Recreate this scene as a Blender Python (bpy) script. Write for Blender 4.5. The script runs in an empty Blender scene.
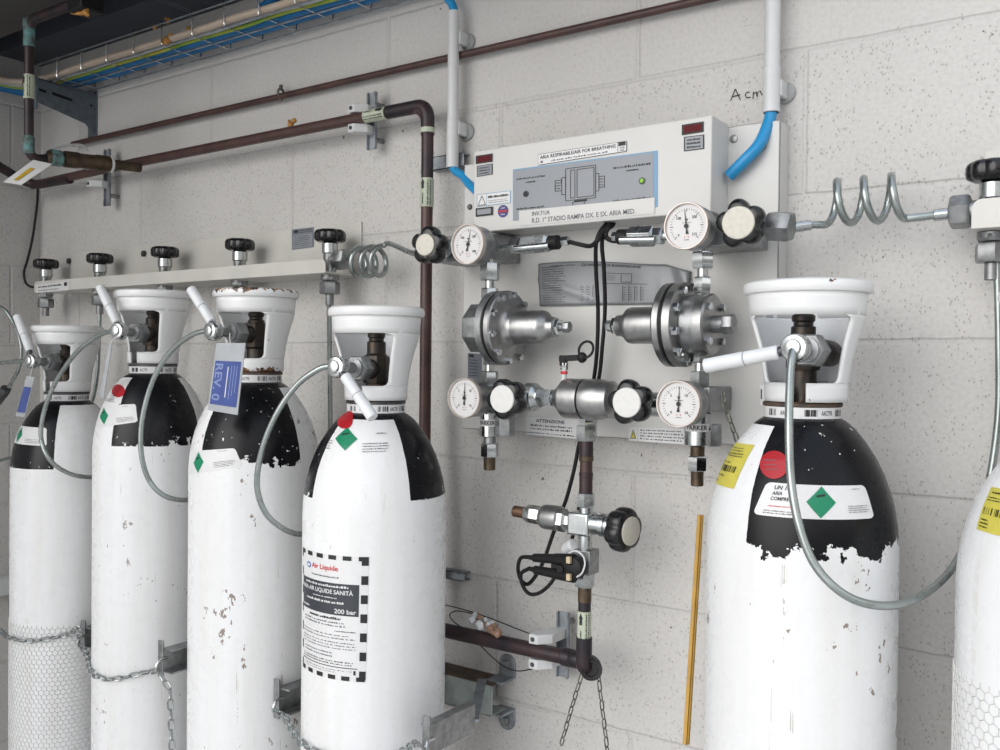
import bpy, bmesh, math, random
from mathutils import Vector, Matrix
random.seed(7)
PI = math.pi
scn = bpy.context.scene
COL = scn.collection

# ---------------------------------------------------------------- camera
CAM = Vector((0.0, 0.0, 1.6))
RIGHT = Vector((0.81773, 0.57551, 0.01019)); DOWN = Vector((0.01603, -0.00507, -0.99986)); FWD = Vector((-0.57538, 0.81778, -0.01337))
F = 930.0
YW = 1.36                       # the back wall's face
cd = bpy.data.cameras.new('camera'); cam = bpy.data.objects.new('camera', cd); COL.objects.link(cam)
cd.sensor_width = 36.0; cd.sensor_fit = 'HORIZONTAL'; cd.lens = 36.0 * F / 1000.0; cd.clip_start = 0.02
up = -DOWN; back = -FWD
m = Matrix(((RIGHT.x, up.x, back.x, CAM.x), (RIGHT.y, up.y, back.y, CAM.y), (RIGHT.z, up.z, back.z, CAM.z), (0, 0, 0, 1)))
cam.matrix_world = m
scn.camera = cam

# ---------------------------------------------------------------- world, lights, exposure
scn.view_settings.view_transform = 'Standard'; scn.view_settings.look = 'None'
scn.view_settings.gamma = 1.0; scn.view_settings.use_curve_mapping = False
scn.view_settings.exposure = 0.36
w = bpy.data.worlds.new('daylight'); scn.world = w; w.use_nodes = True
nt = w.node_tree; nt.nodes.clear()
o_ = nt.nodes.new('ShaderNodeOutputWorld'); b_ = nt.nodes.new('ShaderNodeBackground'); g_ = nt.nodes.new('ShaderNodeTexCoord')
s_ = nt.nodes.new('ShaderNodeSeparateXYZ'); r_ = nt.nodes.new('ShaderNodeValToRGB')
nt.links.new(g_.outputs['Generated'], s_.inputs[0]); nt.links.new(s_.outputs['Z'], r_.inputs[0])
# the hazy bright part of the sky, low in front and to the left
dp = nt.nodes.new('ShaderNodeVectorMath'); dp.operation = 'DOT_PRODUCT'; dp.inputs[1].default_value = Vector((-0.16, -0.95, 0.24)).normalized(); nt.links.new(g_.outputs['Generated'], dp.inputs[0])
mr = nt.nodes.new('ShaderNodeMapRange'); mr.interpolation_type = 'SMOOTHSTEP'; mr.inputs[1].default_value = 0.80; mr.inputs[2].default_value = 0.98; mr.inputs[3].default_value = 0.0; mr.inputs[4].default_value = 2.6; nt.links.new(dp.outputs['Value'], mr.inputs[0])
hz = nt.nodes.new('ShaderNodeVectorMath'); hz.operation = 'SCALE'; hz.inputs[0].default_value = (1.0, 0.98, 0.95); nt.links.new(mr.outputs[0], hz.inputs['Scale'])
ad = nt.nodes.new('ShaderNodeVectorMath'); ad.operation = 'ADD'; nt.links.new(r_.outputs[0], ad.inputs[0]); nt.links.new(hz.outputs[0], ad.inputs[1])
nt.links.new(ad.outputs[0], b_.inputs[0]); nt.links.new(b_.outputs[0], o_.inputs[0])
r_.color_ramp.elements[0].position = 0.0; r_.color_ramp.elements[0].color = (0.20, 0.20, 0.20, 1)      # low band: made dark on purpose, so glossy black and metal reflect dark
r_.color_ramp.elements[1].position = 0.9; r_.color_ramp.elements[1].color = (0.62, 0.72, 0.90, 1)
for p_, c_ in ((0.10, (0.26, 0.26, 0.26, 1)), (0.20, (1.0, 0.98, 0.96, 1)), (0.45, (0.95, 0.97, 1.0, 1))):
    e_ = r_.color_ramp.elements.new(p_); e_.color = c_
b_.inputs[1].default_value = 1.0
sd = bpy.data.lights.new('sun', 'SUN'); sd.energy = 0.8; sd.angle = math.radians(4); sd.color = (1.0, 0.97, 0.93)
sun = bpy.data.objects.new('sun', sd); COL.objects.link(sun)
sun.rotation_euler = Vector((-0.20, -0.42, -0.88)).to_track_quat('-Z', 'Y').to_euler()   # high sun from behind the wall: it lights the yard, the wall gets the bounce and the open sky

# ---------------------------------------------------------------- pixel helpers: a pixel of the photo seen on a real plane
def ray(px, py): return RIGHT * (px - 500.0) + DOWN * (py - 375.0) + FWD * F
def P(px, py, off):                       # off metres in front of the back wall
    d = ray(px, py); return CAM + d * ((YW - off) / d.y)
def PX(px, py, x):
    d = ray(px, py); return CAM + d * (x / d.x)
def PZ(px, py, z):
    d = ray(px, py); return CAM + d * ((z - CAM.z) / d.z)
def PY(px, py, y):
    d = ray(px, py); return CAM + d * (y / d.y)

# ---------------------------------------------------------------- materials
MATS = {}
class NT:
    def __init__(s, name):
        s.m = bpy.data.materials.new(name); s.m.use_nodes = True; s.t = s.m.node_tree
        s.b = s.t.nodes['Principled BSDF']
    def n(s, typ, **kw):
        x = s.t.nodes.new(typ)
        for k, v in kw.items():
            if k.startswith('i_'): x.inputs[k[2:].replace('_', ' ')].default_value = v
            else: setattr(x, k, v)
        return x
    def l(s, a, b): s.t.links.new(a, b)
    def math(s, op, a, b=None, clamp=False):
        x = s.t.nodes.new('ShaderNodeMath'); x.operation = op; x.use_clamp = clamp
        for i, v in enumerate((a, b)):
            if v is None: continue
            if isinstance(v, (int, float)): x.inputs[i].default_value = v
            else: s.l(v, x.inputs[i])
        return x.outputs[0]
    def mix(s, fac, a, b):
        x = s.t.nodes.new('ShaderNodeMix'); x.data_type = 'RGBA'
        if isinstance(fac, (int, float)): x.inputs[0].default_value = fac
        else: s.l(fac, x.inputs[0])
        for i, v in ((6, a), (7, b)):
            if isinstance(v, tuple): x.inputs[i].default_value = (*v, 1)
            else: s.l(v, x.inputs[i])
        return x.outputs[2]
    def ramp(s, fac, p0, p1):
        x = s.t.nodes.new('ShaderNodeMapRange'); x.inputs[1].default_value = p0; x.inputs[2].default_value = p1
        s.l(fac, x.inputs[0]); return x.outputs[0]
    def noise(s, vec, scale, detail=3.0, rough=0.55):
        x = s.t.nodes.new('ShaderNodeTexNoise'); x.inputs['Scale'].default_value = scale
        x.inputs['Detail'].default_value = detail; x.inputs['Roughness'].default_value = rough
        if vec is not None: s.l(vec, x.inputs['Vector'])
        return x.outputs['Fac']
    def obj(s): return s.t.nodes.new('ShaderNodeTexCoord').outputs['Object']
    def scale(s, vec, v):
        x = s.t.nodes.new('ShaderNodeMapping'); x.inputs['Scale'].default_value = v; s.l(vec, x.inputs[0]); return x.outputs[0]
    def bump(s, h, strength=0.3, dist=0.002):
        x = s.t.nodes.new('ShaderNodeBump'); x.inputs['Strength'].default_value = strength; x.inputs['Distance'].default_value = dist
        s.l(h, x.inputs['Height']); s.l(x.outputs[0], s.b.inputs['Normal'])

def mat(name, col, rough=0.5, metal=0.0, var=0.12, scale=60.0, spec=0.5, bump=0.0, col2=None):
    """plain procedural material: a colour with a fine noise of its own, and roughness that varies with it"""
    if name in MATS: return MATS[name]
    t = NT(name); b = t.b
    f = t.noise(t.obj(), scale)
    c2 = col2 if col2 else tuple(max(0, c * (1 - 2 * var)) for c in col)
    t.l(t.mix(t.ramp(f, 0.35, 0.65), c2, col), b.inputs['Base Color'])
    t.l(t.ramp(f, 0.0, 1.0) if False else t.math('ADD', t.math('MULTIPLY', f, 0.12), rough - 0.06), b.inputs['Roughness'])
    b.inputs['Metallic'].default_value = metal; b.inputs['Specular IOR Level'].default_value = spec
    if bump: t.bump(f, bump, 0.001)
    MATS[name] = t.m; return t.m

ZINC = mat('zinc plated steel', (0.56, 0.585, 0.585), 0.27, 1.0, 0.10, 45)
STEEL = mat('brushed steel', (0.43, 0.43, 0.425), 0.36, 1.0, 0.10, 80)
CHROME = mat('bright plated steel', (0.72, 0.74, 0.74), 0.16, 1.0, 0.06, 60)
DULL = mat('dull grey steel', (0.36, 0.37, 0.375), 0.42, 0.85, 0.16, 70)
DARKST = mat('darkened steel', (0.12, 0.12, 0.125), 0.42, 0.7, 0.2, 60)
GALV = mat('galvanised strip', (0.36, 0.39, 0.42), 0.45, 0.7, 0.2, 40)
BRACK = mat('blue grey bracket steel', (0.15, 0.18, 0.21), 0.5, 0.3, 0.12, 60)
BRONZE = mat('tarnished valve bronze', (0.050, 0.047, 0.045), 0.40, 0.75, 0.35, 55, col2=(0.075, 0.058, 0.046))
BROWN = mat('brown painted copper pipe', (0.085, 0.042, 0.036), 0.42, 0.0, 0.2, 25, col2=(0.05, 0.026, 0.024))
OLDCU = mat('tarnished copper pipe', (0.06, 0.035, 0.036), 0.42, 0.35, 0.4, 18, col2=(0.022, 0.020, 0.026))
VERDI = mat('verdigris stained fitting', (0.13, 0.29, 0.29), 0.7, 0.0, 0.2, 70, col2=(0.07, 0.055, 0.04))
BRASS = mat('aged brass', (0.115, 0.082, 0.052), 0.45, 0.55, 0.25, 60)
COPPER = mat('bare copper stub', (0.20, 0.115, 0.075), 0.4, 0.7, 0.25, 60)
BLACK = mat('black bakelite', (0.010, 0.010, 0.011), 0.22, 0.0, 0.1, 60)
RUBBER = mat('black rubber cable', (0.009, 0.009, 0.010), 0.5, 0.0, 0.1, 60, spec=0.3)
IVORY = mat('ivory knob cap', (0.60, 0.57, 0.495), 0.4, 0.0, 0.06, 160)
WHITEC = mat('white knob cap', (0.66, 0.655, 0.63), 0.38, 0.0, 0.03, 120)
PANELW = mat('white enamelled sheet', (0.60, 0.595, 0.575), 0.38, 0.0, 0.02, 14)
RAILW = mat('white painted rail', (0.60, 0.585, 0.545), 0.4, 0.0, 0.05, 12)
PVC = mat('white plastic conduit', (0.62, 0.63, 0.635), 0.4, 0.0, 0.03, 30)
GREYPVC = mat('grey plastic clip', (0.33, 0.34, 0.34), 0.5, 0.0, 0.08, 40)
BLUE = mat('blue cable sheath', (0.010, 0.17, 0.42), 0.4, 0.0, 0.1, 20)
SKYB = mat('bright blue conduit', (0.02, 0.28, 0.58), 0.35, 0.0, 0.05, 20)
CREAMCAB = mat('cream cable sheath', (0.56, 0.46, 0.37), 0.5, 0.0, 0.05, 20)
GREYCAB = mat('light grey cable sheath', (0.46, 0.49, 0.50), 0.5, 0.0, 0.05, 20)
YELLOW = mat('yellow strip', (0.52, 0.29, 0.035), 0.45, 0.0, 0.10, 30)
FOAM = mat('orange expanding foam', (0.60, 0.29, 0.07), 0.8, 0.0, 0.25, 90, bump=0.6)
HOSE = mat('green grey tube', (0.38, 0.42, 0.41), 0.28, 0.8, 0.10, 30)
HANDLEW = mat('white sleeve', (0.74, 0.76, 0.78), 0.4, 0.0, 0.04, 50)
PAPER = mat('white sticker', (0.70, 0.70, 0.70), 0.42, 0.0, 0.015, 60)
INK = mat('black print', (0.012, 0.012, 0.014), 0.5, 0.0, 0.05, 60)
GREYINK = mat('grey print', (0.14, 0.14, 0.16), 0.5, 0.0, 0.05, 60)
NAVY = mat('dark slate print', (0.035, 0.040, 0.050), 0.45, 0.0, 0.05, 60)
GREEN = mat('green hazard print', (0.0, 0.22, 0.105), 0.4, 0.0, 0.04, 60)
RED = mat('red sticker', (0.42, 0.008, 0.016), 0.4, 0.0, 0.05, 60)
REDINK = mat('red print', (0.62, 0.04, 0.05), 0.45, 0.0, 0.05, 60)
BLUEINK = mat('blue print', (0.05, 0.16, 0.45), 0.45, 0.0, 0.05, 60)
TAGBLUE = mat('blue card', (0.060, 0.095, 0.30), 0.35, 0.0, 0.05, 40)
PALEINK = mat('pale print on blue', (0.22, 0.28, 0.50), 0.45, 0.0, 0.05, 40)
LEMON = mat('yellow sticker', (0.62, 0.55, 0.09), 0.45, 0.0, 0.04, 40)
PGREEN = mat('pale green pipe label', (0.50, 0.55, 0.43), 0.5, 0.0, 0.1, 60)
DISPG = mat('grey display panel', (0.245, 0.262, 0.290), 0.32, 0.0, 0.02, 30)
LINEBL = mat('light blue border', (0.16, 0.32, 0.48), 0.4, 0.0, 0.03, 30)
REDDISP = mat('dark red display', (0.10, 0.003, 0.008), 0.5, 0.0, 0.05, 30, spec=0.2)
GREYLAB = mat('grey legend plate', (0.17, 0.19, 0.22), 0.4, 0.0, 0.06, 30)
SILVER = mat('silvery document film', (0.25, 0.26, 0.275), 0.36, 0.15, 0.06, 20)
DIAL = mat('white gauge dial', (0.64, 0.625, 0.62), 0.4, 0.0, 0.015, 40)
BEZEL = mat('worn gauge bezel', (0.56, 0.50, 0.46), 0.32, 0.5, 0.12, 50)
CEILM = mat('dark grey ceiling sheet', (0.070, 0.077, 0.098), 0.5, 0.0, 0.15, 6)
BEAMM = mat('brown grey ceiling beam', (0.065, 0.062, 0.060), 0.6, 0.0, 0.15, 10)
CREAMP = mat('cream terminal plastic', (0.55, 0.45, 0.30), 0.5, 0.0, 0.05, 60)
NETM = mat('pale net plastic', (0.62, 0.62, 0.60), 0.4, 0.0, 0.05, 60)
CLEARP = mat('milky plastic pouch', (0.42, 0.44, 0.46), 0.25, 0.0, 0.06, 30)
PURPLE = mat('navy badge', (0.05, 0.045, 0.20), 0.4, 0.0, 0.05, 60)
RUSTM = mat('rusty brown steel', (0.12, 0.075, 0.05), 0.8, 0.1, 0.35, 60, col2=(0.05, 0.04, 0.035))
CHAINM = mat('galvanised chain', (0.42, 0.45, 0.45), 0.35, 0.9, 0.15, 80)
OLDCHAIN = mat('weathered chain', (0.20, 0.20, 0.17), 0.5, 0.6, 0.3, 90)
GLOW = NT('green lamp'); GLOW.b.inputs['Base Color'].default_value = (0.20, 0.42, 0.03, 1)
GLOW.b.inputs['Emission Color'].default_value = (0.35, 0.9, 0.05, 1); GLOW.b.inputs['Emission Strength'].default_value = 0.10
GLOW = GLOW.m

def wall_mat(name, ax, col, x_off, z_off):
    """painted concrete blockwork: struck joints, pitted face"""
    t = NT(name); o = t.obj()
    sp = t.n('ShaderNodeSeparateXYZ'); t.l(o, sp.inputs[0])
    cb = t.n('ShaderNodeCombineXYZ')
    wob = t.math('MULTIPLY', t.math('SUBTRACT', t.noise(o, 22, 2), 0.5), 0.004)
    t.l(t.math('ADD', t.math('SUBTRACT', sp.outputs[ax], x_off), wob), cb.inputs[0]); t.l(t.math('ADD', t.math('SUBTRACT', sp.outputs[2], z_off), wob), cb.inputs[1])
    br = t.n('ShaderNodeTexBrick'); t.l(cb.outputs[0], br.inputs['Vector'])
    br.offset = 0.5; br.squash = 1.0
    for k, v in (('Scale', 1.0), ('Mortar Size', 0.0050), ('Mortar Smooth', 0.8), ('Bias', 0.0), ('Brick Width', 0.54), ('Row Height', 0.2123)):
        br.inputs[k].default_value = v
    mort = br.outputs['Fac']
    vor = t.n('ShaderNodeTexVoronoi'); vor.inputs['Scale'].default_value = 210.0; t.l(t.scale(o, (1.0, 1.0, .62)), vor.inputs['Vector'])
    pit0 = t.math('LESS_THAN', vor.outputs['Distance'], 0.25)
    low = t.math('SUBTRACT', 1.0, t.ramp(sp.outputs[2], 2.05, 2.075))
    pit = t.math('MULTIPLY', pit0, t.math('GREATER_THAN', t.noise(o, 40, 3), t.math('SUBTRACT', 0.64, t.math('MULTIPLY', low, 0.145))))
    vor2 = t.n('ShaderNodeTexVoronoi'); vor2.inputs['Scale'].default_value = 30.0; t.l(o, vor2.inputs['Vector'])
    pit2 = t.math('MULTIPLY', t.math('LESS_THAN', vor2.outputs['Distance'], 0.09), t.math('GREATER_THAN', t.noise(o, 14, 1), 0.64))
    base = t.mix(t.ramp(t.noise(o, 3.0, 4), 0.3, 0.7), tuple(c * 0.93 for c in col), col)
    base = t.mix(t.math('MULTIPLY', t.ramp(t.noise(o, 160, 2), 0.42, 0.68), 0.30), base, tuple(c * 0.70 for c in col))
    base = t.mix(t.math('MULTIPLY', mort, 0.06), base, tuple(c * 0.75 for c in col))
    base = t.mix(t.math('MULTIPLY', pit, 0.42), base, (0.17, 0.15, 0.135))
    base = t.mix(t.math('MULTIPLY', pit2, 0.8), base, (0.09, 0.07, 0.055))
    t.l(base, t.b.inputs['Base Color']); t.b.inputs['Roughness'].default_value = 0.8
    t.b.inputs['Specular IOR Level'].default_value = 0.25
    h = t.math('SUBTRACT', t.math('SUBTRACT', t.math('MULTIPLY', t.noise(o, 130, 3), 0.30), t.math('MULTIPLY', mort, 0.75)), t.math('MULTIPLY', pit, 0.7))
    t.bump(h, 0.55, 0.006)
    return t.m

def paint_mat(name, cen, zline, blacks, chip, seed, spot=1.0, ztop=0.14):
    """white enamel with black shoulder quarters; blacks = list of (from, to) angles around the axis; chips at the paint's lower edge"""
    t = NT(name); o = t.obj()
    sp = t.n('ShaderNodeSeparateXYZ'); t.l(o, sp.inputs[0])
    sh = t.n('ShaderNodeMapping'); sh.inputs['Location'].default_value = (seed, seed * 1.7, seed * .3); t.l(o, sh.inputs[0]); ov = sh.outputs[0]
    ang = t.math('ARCTAN2', sp.outputs[1], sp.outputs[0])
    nz = t.noise(ov, 34, 5, 0.65); wav = t.noise(t.scale(ov, (14, 14, 5)), 1.0, 2)
    z = t.math('ADD', sp.outputs[2], t.math('MULTIPLY', t.math('SUBTRACT', wav, 0.5), 0.004))
    above = t.math('GREATER_THAN', z, zline)
    black = None
    for a0, a1 in blacks:
        # arc test: |wrap(ang - mid)| < half
        mid = (a0 + a1) / 2; half = abs(a1 - a0) / 2
        d = t.math('SUBTRACT', ang, mid)
        c = t.math('COSINE', t.math('ADD', d, t.math('MULTIPLY', t.math('SUBTRACT', nz, 0.5), 0.03)))
        k = t.math('GREATER_THAN', c, math.cos(half))
        black = k if black is None else t.math('MAXIMUM', black, k)
    black = t.math('MAXIMUM', black, t.math('GREATER_THAN', z, zline + ztop))      # the neck is black all round
    black = t.math('MULTIPLY', black, above)
    edge = t.math('SUBTRACT', 1.0, t.ramp(sp.outputs[2], zline, zline + 0.030))
    edge2 = t.math('SUBTRACT', 1.0, t.ramp(sp.outputs[2], zline, zline + 0.13))
    thr = t.math('SUBTRACT', 0.735, t.math('ADD', t.math('MULTIPLY', t.math('MAXIMUM', edge, 0), 0.20 * chip), t.math('MULTIPLY', t.math('MAXIMUM', edge2, 0), 0.045 * chip)))
    chips = t.math('MAXIMUM', t.math('GREATER_THAN', nz, thr), t.math('MULTIPLY', t.math('GREATER_THAN', t.noise(ov, 120, 2), 0.735 - 0.02 * chip), t.math('GREATER_THAN', t.noise(ov, 11, 1), 0.50)))
    black = t.math('MULTIPLY', black, t.math('SUBTRACT', 1.0, chips))
    # white coat with stains
    wcol = t.mix(t.ramp(t.noise(t.scale(ov, (30, 30, 2.5)), 1.0, 4), 0.42, 0.72), (0.775, 0.782, 0.790), (0.72, 0.717, 0.70))
    spots = t.math('MULTIPLY', t.math('GREATER_THAN', t.noise(t.scale(ov, (60, 60, 38)), 1.0, 3, 0.7), 0.70 - 0.035 * spot), t.math('GREATER_THAN', t.noise(ov, 7, 2), 0.52))
    wcol = t.mix(t.math('MULTIPLY', spots, min(.8, 0.75 * spot)), wcol, (0.16, 0.10, 0.065))
    streak = t.math('MULTIPLY', t.math('GREATER_THAN', t.noise(t.scale(ov, (55, 55, 1.6)), 1.0, 5, 0.75), 0.64), t.math('GREATER_THAN', nz, 0.50))
    wcol = t.mix(t.math('MULTIPLY', streak, min(.6, 0.42 * spot)), wcol, (0.33, 0.27, 0.21))
    bcol = t.mix(t.ramp(t.noise(ov, 9, 3), 0.45, 0.8), (0.0055, 0.0058, 0.0075), (0.011, 0.011, 0.013))
    t.l(t.mix(black, wcol, bcol), t.b.inputs['Base Color'])
    t.l(t.math('ADD', 0.20, t.math('MULTIPLY', nz, 0.16)), t.b.inputs['Roughness']); t.b.inputs['Specular IOR Level'].default_value = 0.25
    t.bump(black, 0.25, 0.0006)
    return t.m

def guard_mat(name, chip, zrel):
    """white enamelled cylinder guard, chipped to rust along its rim and feet (object z from the guard's foot)"""
    t = NT(name); o = t.obj(); sp = t.n('ShaderNodeSeparateXYZ'); t.l(o, sp.inputs[0])
    nz = t.noise(o, 60, 4, 0.6)
    top = t.ramp(sp.outputs[2], zrel - 0.014, zrel - 0.004); bot = t.math('SUBTRACT', 1.0, t.ramp(sp.outputs[2], 0.001, 0.012))
    e = t.math('MAXIMUM', top, bot)
    chipm = t.math('GREATER_THAN', nz, t.math('SUBTRACT', 0.77 - 0.05 * chip, t.math('MULTIPLY', e, 0.19 * chip)))
    rust = t.mix(t.ramp(t.noise(o, 90, 2), 0.4, 0.6), (0.05, 0.035, 0.03), (0.30, 0.15, 0.06))
    t.l(t.mix(chipm, (0.745, 0.75, 0.75), rust), t.b.inputs['Base Color']); t.b.inputs['Roughness'].default_value = 0.27
    return t.m

# ---------------------------------------------------------------- mesh helpers
def frame(axis):
    a = Vector(axis).normalized()
    h = Vector((0, 0, 1)) if abs(a.z) < 0.9 else Vector((1, 0, 0))
    u = h.cross(a).normalized(); v = a.cross(u).normalized()
    return u, v, a            # u x v = a

class MB:
    def __init__(s): s.v = []; s.f = []; s.mi = []
    def add(s, vs, fs, mi=0):
        n = len(s.v); s.v += [Vector(x) for x in vs]; s.f += [tuple(i + n for i in f) for f in fs]; s.mi += [mi] * len(fs); return s
    def box(s, a, b, mi=0):
        (x0, y0, z0), (x1, y1, z1) = a, b
        x0, x1 = sorted((x0, x1)); y0, y1 = sorted((y0, y1)); z0, z1 = sorted((z0, z1))
        vs = [(x0, y0, z0), (x1, y0, z0), (x1, y1, z0), (x0, y1, z0), (x0, y0, z1), (x1, y0, z1), (x1, y1, z1), (x0, y1, z1)]
        return s.add(vs, [(3, 2, 1, 0), (4, 5, 6, 7), (0, 1, 5, 4), (1, 2, 6, 5), (2, 3, 7, 6), (3, 0, 4, 7)], mi)
    def obox(s, c, u, v, n, su, sv, sn, mi=0):
        c = Vector(c); u = Vector(u).normalized() * su / 2; v = Vector(v).normalized() * sv / 2; n = Vector(n).normalized() * sn / 2
        vs = [c - u - v - n, c + u - v - n, c + u + v - n, c - u + v - n, c - u - v + n, c + u - v + n, c + u + v + n, c - u + v + n]
        return s.add(vs, [(3, 2, 1, 0), (4, 5, 6, 7), (0, 1, 5, 4), (1, 2, 6, 5), (2, 3, 7, 6), (3, 0, 4, 7)], mi)
    def prism(s, poly, d, mi=0):
        """closed 3D polygon swept along the vector d"""
        n = len(poly); d = Vector(d); vs = [Vector(p) for p in poly] + [Vector(p) + d for p in poly]
        fs = [tuple(range(n - 1, -1, -1)), tuple(range(n, 2 * n))] + [(i, (i + 1) % n, (i + 1) % n + n, i + n) for i in range(n)]
        return s.add(vs, fs, mi)
    def lathe(s, prof, o, axis, seg=28, mi=0, rot=0.0, caps=True):
        u, v, a = frame(axis); o = Vector(o); vs = []; fs = []
        for r, h in prof:
            for k in range(seg):
                t = 2 * PI * k / seg + rot
                vs.append(o + a * h + (u * math.cos(t) + v * math.sin(t)) * max(r, 1e-5))
        m_ = len(prof)
        for j in range(m_ - 1):
            for k in range(seg):
                k2 = (k + 1) % seg; fs.append((j * seg + k, j * seg + k2, (j + 1) * seg + k2, (j + 1) * seg + k))
        if caps:
            fs.append(tuple(range(seg - 1, -1, -1))); fs.append(tuple((m_ - 1) * seg + k for k in range(seg)))
        return s.add(vs, fs, mi)
    def cyl(s, a, b, r, seg=24, mi=0, ch=0.12):
        a = Vector(a); b = Vector(b); L = (b - a).length; c = min(r * ch, L * .3)
        return s.lathe([(r - c, 0), (r, c), (r, L - c), (r - c, L)], a, b - a, seg, mi)
    def hexn(s, a, b, r, mi=0, rot=0.0, seg=6):
        a = Vector(a); b = Vector(b); L = (b - a).length; c = min(r * 0.14, L * .3)
        return s.lathe([(r * .9, 0), (r, c), (r, L - c), (r * .9, L)], a, b - a, seg, mi, rot)
    def tube(s, pts, r, seg=12, mi=0, closed=False, caps=True):
        pts = [Vector(p) for p in pts]; n = len(pts); vs = []; fs = []
        T = []
        for i in range(n):
            p0 = pts[i - 1] if (i > 0 or closed) else pts[i]; p1 = pts[(i + 1) % n] if (i < n - 1 or closed) else pts[i]
            T.append((p1 - p0).normalized())
        u = frame(T[0])[0]
        for i in range(n):
            u = (u - T[i] * u.dot(T[i])).normalized(); v = T[i].cross(u)
            rr = r[i] if isinstance(r, (list, tuple)) else r
            for k in range(seg):
                t = 2 * PI * k / seg; vs.append(pts[i] + (u * math.cos(t) + v * math.sin(t)) * rr)
        for i in range(n if closed else n - 1):
            j = (i + 1) % n
            for k in range(seg):
                k2 = (k + 1) % seg; fs.append((i * seg + k, i * seg + k2, j * seg + k2, j * seg + k))
        if caps and not closed:
            fs.append(tuple(range(seg - 1, -1, -1))); fs.append(tuple((n - 1) * seg + k for k in range(seg)))
        return s.add(vs, fs, mi)
    def ball(s, c, r, seg=16, rings=10, mi=0, sc=(1, 1, 1), lump=0.0):
        c = Vector(c); vs = []; fs = []
        for j in range(rings + 1):
            ph = PI * j / rings
            for k in range(seg):
                t = 2 * PI * k / seg; q = 1 + lump * (random.random() - .5)
                vs.append(c + Vector((math.sin(ph) * math.cos(t) * sc[0], math.sin(ph) * math.sin(t) * sc[1], math.cos(ph) * sc[2])) * r * q)
        for j in range(rings):
            for k in range(seg):
                k2 = (k + 1) % seg; fs.append((j * seg + k, (j + 1) * seg + k, (j + 1) * seg + k2, j * seg + k2))
        return s.add(vs, fs, mi)
    def build(s, name, mats, parent=None, sharp=35, bevel=0.0, smooth=True, org=None):
        if not isinstance(mats, (list, tuple)): mats = [mats]
        if parent is not None: base = wloc(parent)
        elif org is not None: base = Vector(org)
        else:
            base = Vector((sum(v.x for v in s.v) / len(s.v), sum(v.y for v in s.v) / len(s.v), min(v.z for v in s.v)))
        me = bpy.data.meshes.new(name); me.from_pydata([v - base for v in s.v], [], s.f)
        for m_ in mats: me.materials.append(m_)
        me.polygons.foreach_set('material_index', s.mi); me.update()
        if smooth:
            me.polygons.foreach_set('use_smooth', [True] * len(me.polygons)); me.set_sharp_from_angle(angle=math.radians(sharp))
        ob = bpy.data.objects.new(name, me); COL.objects.link(ob)
        if parent is not None: ob.parent = parent; WL[ob.name] = base
        else: ob.location = base; WL[ob.name] = base
        if bevel:
            b = ob.modifiers.new('bevel', 'BEVEL'); b.width = bevel; b.segments = 3; b.limit_method = 'ANGLE'; b.angle_limit = math.radians(40)
            b.harden_normals = False
        return ob
WL = {}
def wloc(o): return WL[o.name]
def tag(o, label, cat, group=None, kind=None):
    o['label'] = label; o['category'] = cat
    if group: o['group'] = group
    if kind: o['kind'] = kind
    return o
def thing(name, loc, label, cat, group=None):
    o = bpy.data.objects.new(name, None); COL.objects.link(o); o.location = loc; o.empty_display_size = 0.03
    WL[o.name] = Vector(loc); return tag(o, label, cat, group)
def struct(o): o['kind'] = 'structure'; return o

def spline(pts, n=8):
    """Catmull-Rom through the points"""
    pts = [Vector(p) for p in pts]; out = []
    q = [pts[0] * 2 - pts[1]] + pts + [pts[-1] * 2 - pts[-2]]
    for i in range(1, len(q) - 2):
        p0, p1, p2, p3 = q[i - 1], q[i], q[i + 1], q[i + 2]
        for k in range(n):
            t = k / n
            out.append(0.5 * (2 * p1 + (p2 - p0) * t + (2 * p0 - 5 * p1 + 4 * p2 - p3) * t * t + (3 * p1 - p0 - 3 * p2 + p3) * t ** 3))
    out.append(pts[-1]); return out
def fillet(pts, r, n=8):
    """polyline with rounded corners"""
    pts = [Vector(p) for p in pts]; out = [pts[0]]
    for i in range(1, len(pts) - 1):
        a = (pts[i - 1] - pts[i]); b = (pts[i + 1] - pts[i]); la, lb = a.length, b.length; a.normalize(); b.normalize()
        d = min(r, la * .49, lb * .49)
        p0 = pts[i] + a * d; p2 = pts[i] + b * d
        for k in range(n + 1):
            t = k / n; out.append(p0 * (1 - t) ** 2 + pts[i] * 2 * t * (1 - t) + p2 * t * t)
    out.append(pts[-1]); return out

# ---------------------------------------------------------------- print and stickers
FONT = {}
def glyphs(txt):
    if txt in FONT: return FONT[txt]
    cu = bpy.data.curves.new('lettering', 'FONT'); cu.body = txt; cu.resolution_u = 3; cu.offset = 0.018
    ob = bpy.data.objects.new('lettering', cu); COL.objects.link(ob)
    dg = bpy.context.evaluated_depsgraph_get(); me = bpy.data.meshes.new_from_object(ob.evaluated_get(dg))
    vs = [v.co.copy() for v in me.vertices]; fs = [tuple(p.vertices) for p in me.polygons]
    x0 = min(v.x for v in vs); x1 = max(v.x for v in vs); y0 = min(v.y for v in vs); y1 = max(v.y for v in vs)
    vs = [((v.x - x0) / max(x1 - x0, 1e-6), (v.y - y0) / max(y1 - y0, 1e-6)) for v in vs]
    bpy.data.objects.remove(ob); bpy.data.curves.remove(cu); bpy.data.meshes.remove(me)
    FONT[txt] = (vs, fs); return FONT[txt]

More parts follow.
